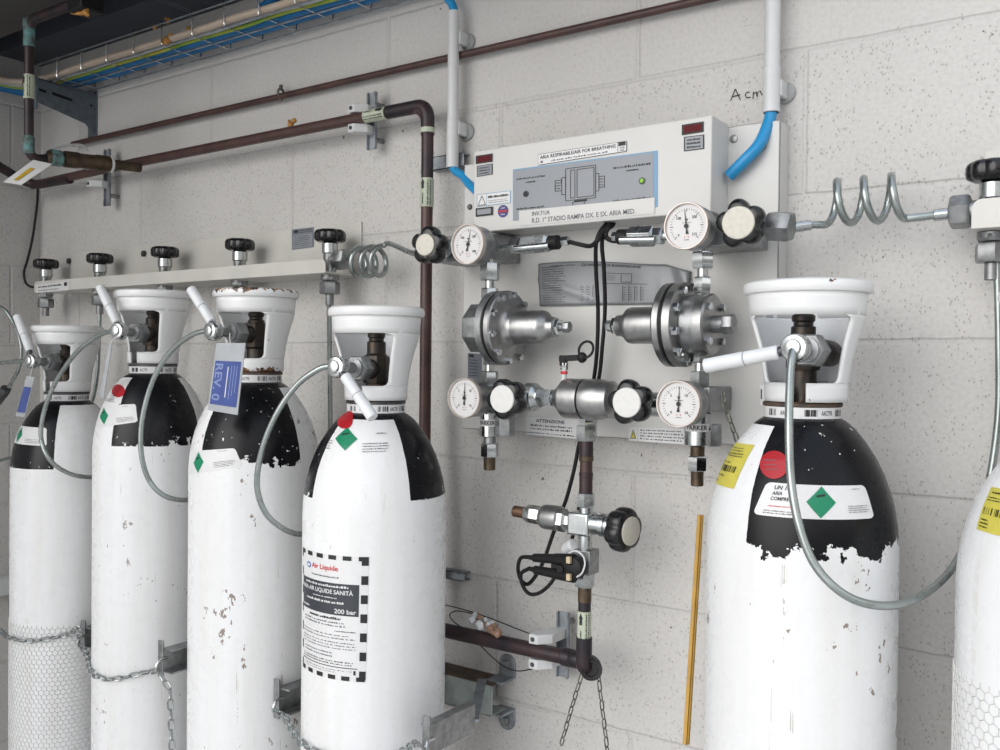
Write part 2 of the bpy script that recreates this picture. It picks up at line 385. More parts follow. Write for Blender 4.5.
class Print(MB):
    """a sticker or print laid on a surface; mp(u, v, e) gives the point at u (left-right), v (bottom-top), e metres proud of the surface"""
    def __init__(s, mp, step=0.02): MB.__init__(s); s.mp = mp; s.base = 0.0
    def rect(s, u0, v0, u1, v1, e=0.0004, mi=0, nu=1, nv=1, skew=0.0):
        vs = []; fs = []
        for j in range(nv + 1):
            for i in range(nu + 1):
                v = v0 + (v1 - v0) * j / nv; vs.append(s.mp(u0 + (u1 - u0) * i / nu + skew * (v - v0), v, e))
        for j in range(nv):
            for i in range(nu):
                a = j * (nu + 1) + i; fs.append((a, a + 1, a + nu + 2, a + nu + 1))
        return s.add(vs, fs, mi)
    def rrect(s, u0, v0, u1, v1, ru, rv, e=0.0004, mi=0, n=4, nu=10):
        """rounded rectangle in vertical strips"""
        us = []
        for k in range(n): us.append(u0 + ru * (1 - math.cos(PI / 2 * k / n)))
        us += [u0 + ru + (u1 - u0 - 2 * ru) * k / nu for k in range(nu + 1)]
        for k in range(1, n + 1): us.append(u1 - ru * (1 - math.cos(PI / 2 * (n - k) / n)))
        def dv(u):
            d = 0
            if u < u0 + ru: d = (u0 + ru - u) / ru
            elif u > u1 - ru: d = (u - u1 + ru) / ru
            return rv * (1 - math.sqrt(max(0, 1 - d * d)))
        m_ = 3; vs = []; fs = []
        for u in us:
            a, b = v0 + dv(u), v1 - dv(u)
            for j in range(m_ + 1): vs.append(s.mp(u, a + (b - a) * j / m_, e))
        for i in range(len(us) - 1):
            for j in range(m_):
                a = i * (m_ + 1) + j; fs.append((a, a + m_ + 1, a + m_ + 2, a + 1))
        return s.add(vs, fs, mi)
    def poly(s, pts, e=0.0008, mi=0): return s.add([s.mp(u, v, e) for u, v in pts], [tuple(range(len(pts)))], mi)
    def fan(s, pts, e=0.0010, mi=0, rings=4, sub=4):
        """a convex outline filled by rings about its middle, so that it hugs a curved skin"""
        q = []
        for (a, b), (c, d) in zip(pts, pts[1:] + pts[:1]):
            for k in range(sub): q.append((a + (c - a) * k / sub, b + (d - b) * k / sub))
        cu = sum(p[0] for p in pts) / len(pts); cv = sum(p[1] for p in pts) / len(pts); n = len(q); vs = [s.mp(cu, cv, e)]; fs = []
        for r in range(1, rings + 1):
            for a, b in q: vs.append(s.mp(cu + (a - cu) * r / rings, cv + (b - cv) * r / rings, e))
        for k in range(n): fs.append((0, 1 + k, 1 + (k + 1) % n))
        for r in range(rings - 1):
            for k in range(n): a = 1 + r * n + k; b = 1 + r * n + (k + 1) % n; fs.append((a, a + n, b + n, b))
        return s.add(vs, fs, mi)
    def disc(s, u, v, ru, rv, e=0.0008, mi=0, n=24): return s.poly([(u + ru * math.cos(2 * PI * k / n), v + rv * math.sin(2 * PI * k / n)) for k in range(n)], e, mi)
    def text(s, txt, u0, v0, u1, v1, e=0.0009, mi=0, rot=False):
        vs, fs = glyphs(txt)
        f = (lambda x, y: (u0 + (u1 - u0) * x, v0 + (v1 - v0) * y)) if not rot else (lambda x, y: (u0 + (u1 - u0) * y, v1 - (v1 - v0) * x))
        return s.add([s.mp(*f(x, y), e) for x, y in vs], fs, mi)
    def line(s, pts, wu, wv, e=0.0009, mi=0):
        for (a, b), (c, d) in zip(pts, pts[1:]):
            if abs(c - a) > abs(d - b): s.poly([(a, b - wv / 2), (c, d - wv / 2), (c, d + wv / 2), (a, b + wv / 2)], e, mi)
            else: s.poly([(a - wu / 2, b), (a + wu / 2, b), (c + wu / 2, d), (c - wu / 2, d)], e, mi)
        return s
    def small(s, u0, v0, u1, v1, rows, e=0.0009, mi=0, fill=0.5, ragged=0.25):
        """rows of print too fine to read: runs of word-long dashes"""
        h = (v1 - v0) / rows
        for r in range(rows):
            y = v1 - (r + .5) * h; u = u0; end = u1 - (u1 - u0) * ragged * random.random()
            while u < end:
                L = (u1 - u0) * random.uniform(0.012, 0.05); L = min(L, end - u); q = random.uniform(.55, 1.0)
                s.rect(u, y - h * fill / 2, u + L, y - h * fill / 2 + h * fill * q, e, mi); u += L + (u1 - u0) * random.choice((0.012, 0.012, 0.03))
        return s
    def bars(s, u0, v0, u1, v1, n=14, e=0.0009, mi=0):
        d = (u1 - u0) / n
        for k in range(n):
            if random.random() < .75: s.rect(u0 + k * d, v0, u0 + k * d + d * random.choice((.35, .6, .9)), v1, e, mi)
        return s
def flat(tl, tr, br, bl, nrm=(0, -1, 0)):
    tl, tr, br, bl = map(Vector, (tl, tr, br, bl)); n = Vector(nrm).normalized()
    return lambda u, v, e=0.0: (bl * (1 - u) + br * u) * (1 - v) + (tl * (1 - u) + tr * u) * v + n * e
def wallquad(a, b, c, d, off): return flat(P(*a, off), P(*b, off), P(*c, off), P(*d, off))

# ---------------------------------------------------------------- recurring pieces
def lobed_knob(mb, o, axis, R, depth, lobes=5, cap_r=None, rot=0.3, amp=0.15, mi=0, cmi=1):
    """bakelite star knob: rounded lobes round a dished body, with a cap in its face; o = centre of the back"""
    u, v, a = frame(axis); o = Vector(o); seg = lobes * 14; vs = []; fs = []
    prof = [(0.55, 0.0), (0.80, 0.02), (0.96, 0.14), (1.0, 0.35), (1.0, 0.72), (0.94, 0.90), (0.84, 1.0), (0.60, 1.0), (0.0, 0.985)]
    for q, h in prof:
        for k in range(seg):
            t = 2 * PI * k / seg; c = (math.cos(lobes * (t - rot) / 2) ** 2 + .012) ** .34 * 2 - 1; lob = 1 + amp * c * min(1, q * 1.1) ** 3
            r = R / (1 + amp) * q * lob
            vs.append(o + a * (h * depth) + (u * math.cos(t) + v * math.sin(t)) * r)
    for j in range(len(prof) - 1):
        for k in range(seg):
            k2 = (k + 1) % seg; fs.append((j * seg + k, j * seg + k2, (j + 1) * seg + k2, (j + 1) * seg + k))
    fs.append(tuple(range(seg - 1, -1, -1)))
    mb.add(vs, fs, mi)
    return mb
def link_chain(pts, L=0.022, wdt=0.012, r=0.0017, seg=6):
    """chain of stadium links along a polyline, each link turned a quarter from the last"""
    pts = [Vector(p) for p in pts]; cum = [0]
    for a, b in zip(pts, pts[1:]): cum.append(cum[-1] + (b - a).length)
    def at(s):
        for i in range(len(pts) - 1):
            if s <= cum[i + 1] or i == len(pts) - 2:
                t = (s - cum[i]) / max(cum[i + 1] - cum[i], 1e-6); return pts[i].lerp(pts[i + 1], t)
    mb = MB(); pitch = L - 2.6 * r; n = max(2, int(cum[-1] / pitch))
    for k in range(n):
        c = at((k + .5) * cum[-1] / n); d = (at((k + 1) * cum[-1] / n) - at(k * cum[-1] / n)).normalized()
        u, v, _ = frame(d); sd = (u + v * .35).normalized() if k % 2 else (v - u * .35).normalized()
        ring = []; hl = L / 2 - wdt / 2; rw = wdt / 2 - r
        for q in range(7): t = -PI / 2 + PI * q / 6; ring.append(c + d * (hl + (wdt / 2 - r) * math.cos(t)) + sd * rw * math.sin(t))
        for q in range(7): t = PI / 2 + PI * q / 6; ring.append(c + d * (-hl + (wdt / 2 - r) * math.cos(t)) + sd * rw * math.sin(t))
        mb.tube(ring, r, seg, closed=True)
    return mb

# ================================================================ THE SETTING
WALLC = (0.60, 0.585, 0.565)
mb = MB(); mb.box((-2.50, YW, 0), (2.6, YW + .2, 3.6)); struct(mb.build('wall_back', wall_mat('painted block wall', 0, WALLC, -0.69, 0.998), org=(0, YW, 0)))
mb = MB(); mb.box((-2.70, -0.9, 0), (-2.50, YW + .2, 3.6)); struct(mb.build('wall_left', wall_mat('painted block side wall', 1, WALLC, 0.2, 0.998), org=(-2.5, 0, 0)))
mb = MB(); mb.box((-2.70, 0.42, 2.45), (-0.45, YW, 2.50)); struct(mb.build('ceiling', CEILM))
mb = MB(); mb.box((-2.50, YW - .12, 2.395), (-0.45, YW, 2.45)); struct(mb.build('trim_3', CEILM))
fl = NT('worn concrete floor'); fo = fl.obj()
fl.l(fl.mix(fl.ramp(fl.noise(fo, 5, 5), .3, .7), (0.50, 0.485, 0.46), (0.60, 0.585, 0.56)), fl.b.inputs['Base Color']); fl.b.inputs['Roughness'].default_value = .8; fl.bump(fl.noise(fo, 120), .3)
mb = MB(); mb.box((-7.0, -9, -0.1), (7.0, YW + .2, 0)); struct(mb.build('floor', fl.m, org=(0, 0, 0)))
# boxed beam and strut rail under the ceiling, top left
pb = PZ(50, 20, 2.36); yb = pb.y
mb = MB(); mb.box((-2.50, yb - .35, 2.36), (PZ(96, -2, 2.36).x + .3, yb, 2.45)); struct(mb.build('trim_1', BEAMM, bevel=.004))
e1 = PZ(198, 12, 2.40); mb = MB()
x0, x1 = e1.x - .022, e1.x + .022
mb.box((x0, e1.y - .6, 2.396), (x1, e1.y, 2.40)); mb.box((x0, e1.y - .6, 2.396), (x0 + .003, e1.y, 2.45)); mb.box((x1 - .003, e1.y - .6, 2.396), (x1, e1.y, 2.45))
mb.box((x0 + .014, e1.y - .6, 2.3945), (x0 + .017, e1.y, 2.397)); mb.box((x1 - .017, e1.y - .6, 2.3945), (x1 - .014, e1.y, 2.397))
struct(mb.build('trim_2', GALV, bevel=.001))

# handwriting on the wall: "Acm"
mp = wallquad((730, 89), (763, 85), (763, 99), (731, 103), 0.0)
pr = Print(mp)
pr.line([(0.0, .15), (.17, .95), (.31, .10)], .032, .085, .0012); pr.line([(.07, .42), (.31, .50)], .03, .08, .0012)
pr.line([(.60, .58), (.52, .62), (.46, .45), (.50, .22), (.63, .22)], .032, .085, .0012)
pr.line([(.70, .08), (.72, .58), (.72, .42), (.80, .58), (.83, .18), (.83, .45), (.92, .62), (.97, .28), (1.0, .30)], .032, .085, .0012)
tag(pr.build('handwriting', INK, smooth=False), "black handwritten letters 'Acm' on the white block wall beside the white conduit", 'writing')

# ================================================================ GAS CYLINDERS
TD = math.radians
class Cyl: pass
def bprof(zt, r):
    k = r / .1145
    return [(.098 * k, 0), (.110 * k, .006), (r, .022), (r, zt - .165), (.1142 * k, zt - .150), (.1125 * k, zt - .130), (.1090 * k, zt - .108), (.1040 * k, zt - .088),
            (.0970 * k, zt - .068), (.0870 * k, zt - .047), (.0750 * k, zt - .028), (.0620 * k, zt - .012), (.0520, zt - .004), (.0455, zt)]
def rad_at(c, z):
    p = c.prof
    for (r0, z0), (r1, z1) in zip(p, p[1:]):
        if z <= z1: return r0 + (r1 - r0) * (z - z0) / (z1 - z0)
    return 0.0455 if z < c.zt + .02 else 0.0
def hit(c, px, py):
    """where the sight line through a pixel meets the cylinder's skin: angle round the axis, height"""
    d = ray(px, py).normalized(); t = 0.6; best = None
    while t < 4:
        q = CAM + d * t; rr = math.hypot(q.x - c.x, q.y - c.y) - rad_at(c, q.z)
        if best is None or rr < best[0]: best = (rr, q)
        if rr < 0:
            lo, hi = t - .004, t
            for _ in range(20):
                mid = (lo + hi) / 2; q = CAM + d * mid
                if math.hypot(q.x - c.x, q.y - c.y) - rad_at(c, q.z) < 0: hi = mid
                else: lo = mid
            break
        t += .004
    else: q = best[1]
    return math.atan2(q.y - c.y, q.x - c.x), q.z
def skin(c, th, z, e):
    r = rad_at(c, z); s = (rad_at(c, z + .003) - rad_at(c, z - .003)) / .006
    n = Vector((math.cos(th), math.sin(th), -s)).normalized()
    return Vector((c.x + r * math.cos(th), c.y + r * math.sin(th), z)) + n * e
def cmap(c, tl, tr, br, bl):
    q = [hit(c, *p) for p in (tl, tr, br, bl)]
    def wrap(a): 
        while a > PI / 2: a -= 2 * PI
        return a
    q = [(wrap(a), z) for a, z in q]
    def mp(u, v, e=0.0):
        b = ((q[3][0] * (1 - u) + q[2][0] * u), (q[3][1] * (1 - u) + q[2][1] * u)); t = ((q[0][0] * (1 - u) + q[1][0] * u), (q[0][1] * (1 - u) + q[1][1] * u))
        return skin(c, b[0] * (1 - v) + t[0] * v, b[1] * (1 - v) + t[1] * v, e)
    return mp
STK = [PAPER, INK, GREEN, RED, REDINK, GREYINK, NAVY, LEMON, BLUEINK]

def make_cylinder(x, y, r, axis_px, tape_row, blacks, chip, seed, label, gchip=0.0, z_t=None, open_az=-84.0, spot=1.0, paint_drop=.005):
    c = Cyl(); c.x, c.y, c.r = x, y, r
    c.zt = z_t if z_t else PY(axis_px, tape_row, y).z
    c.prof = bprof(c.zt, r); c.al = math.atan2(-y, -x)
    c.root = thing('gas_cylinder', (x, y, 0), label, 'gas cylinder', 'white gas cylinders chained along the wall')
    bl = [(c.al + TD(a), c.al + TD(b)) for a, b in blacks]
    zl = c.zt - .155 - paint_drop
    mb = MB(); mb.lathe([(q, h) for q, h in c.prof], (x, y, 0), (0, 0, 1), 96)
    mb.build('body', paint_mat('cylinder paint', (0, 0), zl, bl, chip, seed, spot, c.zt - .009 - zl) if bl else paint_mat('cylinder paint', (0, 0), 9, [(0, .1)], 0, seed, spot), c.root, sharp=60)
    mb = MB(); mb.lathe([(.0460, c.zt + .0135), (.0478, c.zt + .0145), (.0478, c.zt + .018), (.0455, c.zt + .0195)], (x, y, 0), (0, 0, 1), 48)
    mb.build('neck_ring', RUSTM if gchip else DARKST, c.root)
    # neck tape with its bars and letters
    u0 = c.al - TD(88); 
    def tp(u, v, e=0.0):
        a = u0 + TD(176) * u; q = .0462 + e; return Vector((x + q * math.cos(a), y + q * math.sin(a), c.zt + .0008 + .012 * v))
    mb = MB(); mb.lathe([(.0440, c.zt - .0005), (.0462, c.zt), (.0462, c.zt + .0135), (.0440, c.zt + .014)], (x, y, 0), (0, 0, 1), 64, 0)
    pr = Print(tp)
    for a in (.16, .52, .80): pr.bars(a, .18, a + .12, .85, 12, .0004, 1)
    for a in (.31, .66): pr.text('AACT95', a, .25, a + .11, .75, .0004, 2)
    mb.add(pr.v, pr.f, 0); mb.mi[-len(pr.f):] = pr.mi
    mb.build('neck_tape', [PAPER, INK, GREYINK], c.root)
    # guard: flared ring on two legs, a slot in its foot
    gz = c.zt + .020; H = [(0, .0495), (.023, .0505), (.045, .0535), (.070, .0590), (.090, .0650), (.105, .0690), (.134, .0715)]
    def gr(h):
        for (h0, q0), (h1, q1) in zip(H, H[1:]):
            if h <= h1: return q0 + (q1 - q0) * (h - h0) / (h1 - h0)
        return H[-1][1]
    az = TD(open_az); vs = []; fs = []
    def ringpart(h0, h1, a0, a1, na, nh):
        n0 = len(vs)
        for j in range(nh + 1):
            h = h0 + (h1 - h0) * j / nh
            for i in range(na + 1):
                a = a0 + (a1 - a0) * i / na; q = gr(h); vs.append((x + q * math.cos(a), y + q * math.sin(a), gz + h))
        for j in range(nh):
            for i in range(na):
                k = n0 + j * (na + 1) + i; fs.append((k, k + 1, k + na + 2, k + na + 1))
    sl = TD(11); ringpart(0, .023, az + sl, az + 2 * PI - sl, 80, 3)
    ringpart(.105, .134, az, az + 2 * PI, 84, 3)
    A = TD(60); hw0, hw1 = .023, .105; rc = TD(9); hr = .009; rows = [0, .15, .4, .7, 1]
    hs = [hw0 + hr * q for q in rows] + [hw0 + hr + (hw1 - hw0 - 2 * hr) * k / 6 for k in range(1, 6)] + [hw1 - hr + hr * q for q in rows]
    for side in (0,):
        n0 = len(vs); na = 44
        for h in hs:
            d = max(0, (hw0 + hr - h) / hr, (h - hw1 + hr) / hr); a_ = A - rc * (1 - math.sqrt(max(0, 1 - d * d)))
            lo, hi = az + a_, az + 2 * PI - a_
            for i in range(na + 1):
                a = lo + (hi - lo) * i / na; q = gr(h); vs.append((x + q * math.cos(a), y + q * math.sin(a), gz + h))
        for j in range(len(hs) - 1):
            for i in range(na):
                k = n0 + j * (na + 1) + i; fs.append((k, k + 1, k + na + 2, k + na + 1))
    gm = guard_mat('guard enamel', gchip, .149)
    # the guard's own object origin sits at its foot
    base = Vector((x, y, gz)); me = bpy.data.meshes.new('guard'); me.from_pydata([Vector(v) - base for v in vs], [], fs); bm = bmesh.new(); bm.from_mesh(me); bmesh.ops.remove_doubles(bm, verts=bm.verts, dist=.0004); bm.to_mesh(me); bm.free(); me.materials.append(gm)
    me.polygons.foreach_set('use_smooth', [True] * len(me.polygons))
    g = bpy.data.objects.new('guard', me); COL.objects.link(g); g.parent = c.root; g.location = (0, 0, gz); WL[g.name] = base
    so = g.modifiers.new('thickness', 'SOLIDIFY'); so.thickness = .0042; so.offset = -1.0
    mb = MB(); mb.lathe([(.0660, .1320), (.0712, .1320), (.0752, .1330), (.0770, .1360), (.0772, .1410), (.0758, .1450), (.0720, .1475), (.0680, .1475), (.0660, .1440), (.0660, .1320)], (x, y, gz), (0, 0, 1), 72, caps=False)
    mb.build('guard_rim', gm, g)
    # valve
    zo = c.zt + .075; c.zo = zo
    v = MB(); v.lathe([(.0190, c.zt + .012), (.0190, c.zt + .040), (.0165, c.zt + .046), (.0165, c.zt + .060), (.0195, c.zt + .064), (.0195, c.zt + .088), (.0150, c.zt + .094), (.0150, c.zt + .112), (.0120, c.zt + .114), (.0120, c.zt + .118), (.0142, c.zt + .120), (.0142, c.zt + .126), (.012, c.zt + .128)], (x, y, 0), (0, 0, 1), 24)
    c.valve = v; return c

def finish_valve(c, out_px, reach, side=(0, 0)):
    """valve outlet and safety plug; returns where the outlet points"""
    C_ = PY(out_px[0], out_px[1], c.y - reach); o = Vector((c.x + side[0], c.y + side[1], C_.z - .004)); ax = (C_ - o); L = ax.length; ax.normalize()
    c.valve.lathe([(.0165, .0), (.0165, .026), (.013, .028), (.013, .045)], o, ax, 20)
    c.valve.lathe([(.0165, -.02), (.0165, .022), (.0140, .025)], o, -ax, 20); c.valve.lathe([(.0200, -.022), (.0215, -.018), (.0215, .018), (.0200, .022)], Vector((c.x, c.y, o.z)), (0, 0, 1), 8)
    c.valve.build('valve', BRONZE, c.root)
    return C_, o, ax, L

def pigtail(c, out_px, reach, path, hd, label, r=.0046, side=(0, 0), nut_mat=DULL):
    C_, o, ax, L = finish_valve(c, out_px, reach, side)
    root = thing('pigtail_hose', C_, label, 'high pressure hose', 'high pressure hoses from the cylinders to the rails')
    mb = MB(); mb.tube(spline([C_ + ax * .004] + [PY(a, b, d) for a, b, d in path], 10), r, 14); mb.build('tube', HOSE, root)
    mb = MB(); mb.hexn(o + ax * .032, o + ax * .056, .0215); mb.lathe([(.015, .056), (.015, .060), (.0085, .062), (.0085, L - .008)], o, ax, 20); mb.build('coupling_nut', nut_mat, root)
    mb = MB(); mb.lathe([(.011, -.016), (.0150, -.013), (.0165, -.010), (.0165, .003), (.0145, .006), (.0100, .007), (.0090, .0105), (.0060, .0115)], C_, ax, 28); mb.build('connector', ZINC, root)
    a = PY(*hd[0], C_.y); b = PY(*hd[1], C_.y + hd[2]); d = (b - a).normalized()
    mb = MB(); mb.cyl(C_ + d * .010, a + d * .004, .0058, 16); mb.build('handle_rod', DARKST, root)
    mb = MB(); mid = a.lerp(b, .45); mb.cyl(a, mid, .0084, 20); mb.cyl(mid + d * .0008, b, .0088, 20); hs = mb.build('handle_sleeve', HANDLEW, root)
    return root, a, b

# ---- the five cylinders and the one cut by the right edge
c1 = make_cylinder(-2.008, 1.155, .1145, 64, 400, [(-103, -13), (77, 167)], .5, 3.1, 'white gas cylinder wrapped in hexagon netting, farthest left, with black quarter on its shoulder', spot=.3, paint_drop=-.011)
c2 = make_cylinder(-1.681, 1.152, .1145, 151, 373, [(-42, 52), (141, 230)], .9, 7.7, 'white gas cylinder second from the left with a red round sticker near its neck', spot=.9, paint_drop=-.014)
c3 = make_cylinder(-1.345, 1.135, .1165, 259, 382, [(-53, 42), (127, 222)], 1.25, 12.9, 'scuffed white gas cylinder with rusty chipped guard ring, third from the left', gchip=1.15, spot=1.7, paint_drop=-.010)
c4 = make_cylinder(-1.022, 1.107, .1145, 376, 412, [(-140, -58), (28, 118)], .6, 5.3, 'glossy white gas cylinder with a big black bordered product label low on its front', spot=.35, paint_drop=-.026)
c5 = make_cylinder(-.359, 1.167, .1145, 804, 417, [(-32, 84), (150, 264)], 1.55, 21.4, 'large white gas cylinder in front, right of the control panel, with yellow and white stickers', gchip=0.35, spot=1.4, paint_drop=.007)
c6 = make_cylinder(-.068, 1.178, .1145, 0, 0, [], 0, 31.0, 'white gas cylinder with yellow sticker cut off by the right edge of the view', z_t=PY(1000, 440, 1.178).z, spot=.3)
c6.valve.build('valve', BRONZE, c6.root)
for ch in c5.root.children:
    if ch.name.startswith('guard'): ch.location.x += .004

# ---- stickers on the shoulders
def un_label(c, quad, dia, extra=None, words=True, name='hazard_label', base=True):
    mp = cmap(c, *quad); pr = Print(mp)
    if base: pr.rrect(0, 0, 1, 1, .05, .14, .0006, 0, nu=24)
    cu, cv, ru, rv = dia
    pr.fan([(cu - ru, cv), (cu, cv - rv), (cu + ru, cv), (cu, cv + rv)], .0011, 2)
    pr.poly([(cu - ru * .35, cv + rv * .28), (cu + ru * .25, cv + rv * .38), (cu + ru * .25, cv + rv * .52), (cu - ru * .35, cv + rv * .42)], .0015, 1)
    if extra: extra(pr)
    return pr.build(name, STK, c.root, smooth=False)
def ex5(p):
    p.text('UN 1002', .10, .80, .30, .93, .0011, 1); p.text('ARIA', .10, .64, .19, .75, .0011, 1); p.text('COMPRESSA', .10, .48, .33, .59, .0011, 1)
    p.small(.10, .27, .30, .35, 1, .0011, 4, .5, 0); p.small(.08, .06, .38, .20, 2, .0011, 1, .45, .1)
    p.small(.76, .18, .96, .42, 4, .0011, 1, .45, .1); p.small(.82, .86, .92, .92, 1, .0011, 5, .5, 0)
un_label(c5, [(767, 482), (864, 485), (874, 518), (753, 514)], (.53, .50, .125, .47), ex5)
def disc_on(c, px, py, rp, m_, name):
    mp = cmap(c, (px - rp, py - rp), (px + rp, py - rp), (px + rp, py + rp), (px - rp, py + rp)); pr = Print(mp)
    pr.fan([(.5 + .5 * math.cos(2 * PI * k / 32), .5 + .5 * math.sin(2 * PI * k / 32)) for k in range(32)], .0012, 0, 5, 1); return pr
pr = disc_on(c5, 775, 465, 14, RED, ''); pr.small(.15, .25, .75, .75, 3, .0016, 1, .25, .3); pr.build('round_sticker', [RED, GREYINK], c5.root, smooth=False)
pr = Print(cmap(c5, (729, 442), (755, 445), (734, 489), (711, 482))); pr.rect(0, 0, 1, 1, .0007, 7, 6, 8)
pr.small(.2, .80, .85, .92, 2, .0012, 1, .4); pr.text('A', .06, .70, .2, .79, .0012, 1); pr.small(.25, .68, .95, .79, 2, .0012, 1, .5); pr.small(.1, .52, .6, .58, 1, .0012, 1, .5)
pr.bars(.12, .34, .85, .48, 18, .0012, 1); pr.small(.12, .20, .55, .28, 1, .0012, 1, .5); pr.small(.12, .06, .3, .14, 1, .0012, 1, .5)
pr.build('yellow_sticker', STK, c5.root, smooth=False)
# white labels over the paint of the other cylinders
def ex4(p):
    p.text('UN', .10, .84, .22, .95, .0011, 1); p.text('1002', .10, .68, .22, .79, .0011, 1); p.small(.02, .10, .22, .45, 4, .0011, 1, .4); p.small(.64, .0, .98, .36, 4, .0011, 1, .4); p.small(.8, .6, .95, .72, 1, .0011, 5, .4)
un_label(c4, [(334, 423), (391, 423), (392, 452), (322, 452)], (.42, .48, .16, .40), ex4, base=False)
pr = disc_on(c4, 346, 420, 9, RED, ''); pr.build('round_sticker', RED, c4.root, smooth=False)
def ex3(p): p.small(.60, .12, .95, .42, 4, .0011, 1, .4); p.small(.7, .86, .9, .94, 1, .0011, 5, .4)
un_label(c3, [(192, 451), (235, 448), (243, 466), (190, 475)], (.29, .48, .13, .46), ex3)
def ex2(p): p.small(.60, .10, .95, .36, 3, .0011, 1, .4); p.small(.75, .86, .9, .94, 1, .0011, 5, .4)
un_label(c2, [(102, 406), (136, 404), (138, 422), (98, 428)], (.27, .50, .15, .40), ex2)
pr = Print(cmap(c2, (119, 381), (131, 379), (121, 404), (103, 402))); pr.rect(0, 0, 1, 1, .0008, 0, 5, 5); pr.small(.1, .05, .8, .2, 2, .0012, 1, .4); pr.build('paper_sticker', STK, c2.root, smooth=False)
pr = disc_on(c2, 119.5, 391, 6.5, RED, ''); pr.build('round_sticker', RED, c2.root, smooth=False)
def ex1(p): p.small(.55, .10, .95, .36, 3, .0011, 1, .4)
un_label(c1, [(17, 425), (47, 428), (47, 446), (12, 442)], (.28, .50, .14, .44), ex1)
pr = Print(cmap(c6, (992, 487), (1016, 491), (1004, 537), (977, 529))); pr.rect(0, 0, 1, 1, .0007, 7, 6, 8)
pr.small(.2, .84, .85, .94, 1, .0012, 1, .5); pr.small(.1, .68, .9, .8, 2, .0012, 1, .5); pr.bars(.10, .38, .85, .54, 16, .0012, 1); pr.small(.1, .06, .5, .3, 3, .0012, 1, .5)
pr.build('yellow_sticker', STK, c6.root, smooth=False)

# ---- the big product label on the glossy cylinder
mp = cmap(c4, (303.5, 547), (369, 557), (365.5, 682), (303.5, 666)); pr = Print(mp)
pr.rect(0, 0, 1, 1, .0005, 0, 16, 4)
n = 7
for k in range(n):
    v = 1 - (k + .0) / (n - .45); pr.rect(.925, max(0, v - .07), 1.0, v, .0009, 1, 2, 1); pr.rect(0.0, max(0, v - .07), .03, v, .0009, 1)
for k in range(6):
    u = k / 5.6; pr.rect(max(0, u), .965, min(1, u + .10), 1, .0009, 1, 3, 1); pr.rect(max(0, u), 0, min(1, u + .10), .035, .0009, 1, 3, 1)
pr.text('Air Liquide', .27, .86, .66, .915, .0010, 4); pr.disc(.20, .885, .05, .025, .0010, 8, 16); pr.disc(.20, .885, .03, .014, .0013, 0, 16); pr.small(.27, .81, .68, .835, 1, .0010, 5, .6, 0)
pr.rect(.03, .52, .905, .775, .0009, 6, 16, 3)
pr.small(.14, .735, .80, .765, 1, .0013, 0, .65, .05); pr.text('ARIA AIR LIQUIDE SANITÀ', .05, .680, .84, .730, .0013, 0)
pr.small(.30, .645, .66, .668, 1, .0013, 0, .5, .05); pr.small(.16, .605, .74, .635, 1, .0013, 0, .65, .05); pr.text('200 bar', .62, .535, .88, .572, .0013, 0); pr.small(.06, .54, .22, .57, 1, .0013, 0, .6, 0)
pr.small(.22, .475, .72, .51, 1, .0010, 1, .6, .1); pr.small(.10, .42, .80, .47, 2, .0010, 5, .5, .2); pr.small(.62, .385, .88, .40, 1, .0010, 1, .6, 0)
pr.small(.06, .32, .88, .37, 2, .0010, 5, .35, .1); pr.small(.06, .24, .88, .31, 3, .0010, 5, .35, .02); pr.small(.10, .17, .60, .225, 2, .0010, 5, .4, .1); pr.small(.06, .115, .86, .155, 2, .0010, 1, .4, .05)
pr.rect(.03, .098, .905, .104, .0010, 1, 12, 1); pr.small(.10, .05, .84, .085, 2, .0010, 5, .35, .3); pr.rect(.86, .05, .885, .085, .0010, 1)
pr.build('product_label', STK, c4.root, smooth=False)

# ---- hexagon netting on the outer two
def net(c, ztop, zbot, n):
    a_ = 2 * PI / n; w = c.r * a_; s = w / math.sqrt(3); rows = int((ztop - zbot) / (1.5 * s)); mb = MB()
    def pt(i, z, e): t = i * a_; q = c.r + e; return Vector((c.x + q * math.cos(t), c.y + q * math.sin(t), z))
    def seg(i0, z0, i1, z1):
        p, q = pt(i0, z0, .0004), pt(i1, z1, .0004); d = (q - p).normalized(); nn = Vector((p.x - c.x, p.y - c.y, 0)).normalized(); sd = d.cross(nn) * .00042
        mb.add([p - sd, p + sd, p + nn * .0009, q - sd, q + sd, q + nn * .0009], [(0, 2, 5, 3), (2, 1, 4, 5), (1, 0, 3, 4)])
    for j in range(rows):
        z = ztop - j * 1.5 * s; o = .5 * (j % 2)
        for i in range(n):
            k = i + o
            t = k * a_ - c.al
            if math.cos(t) < -.15: continue           # the netting's far side, pressed to the wall, is out of sight
            seg(k, z, k + .5, z - s * .5); seg(k, z, k - .5, z - s * .5); seg(k + .5, z - s * .5, k + .5, z - 1.5 * s)
            if j == 0: seg(k, z, k, z + s * .8)
    return mb.build('netting', NETM, c.root)
NETM2 = NETM
net(c1, hit(c1, 60, 628)[1], hit(c1, 60, 628)[1] - .36, 66)
net(c6, hit(c6, 985, 690)[1], hit(c6, 985, 690)[1] - .22, 60)

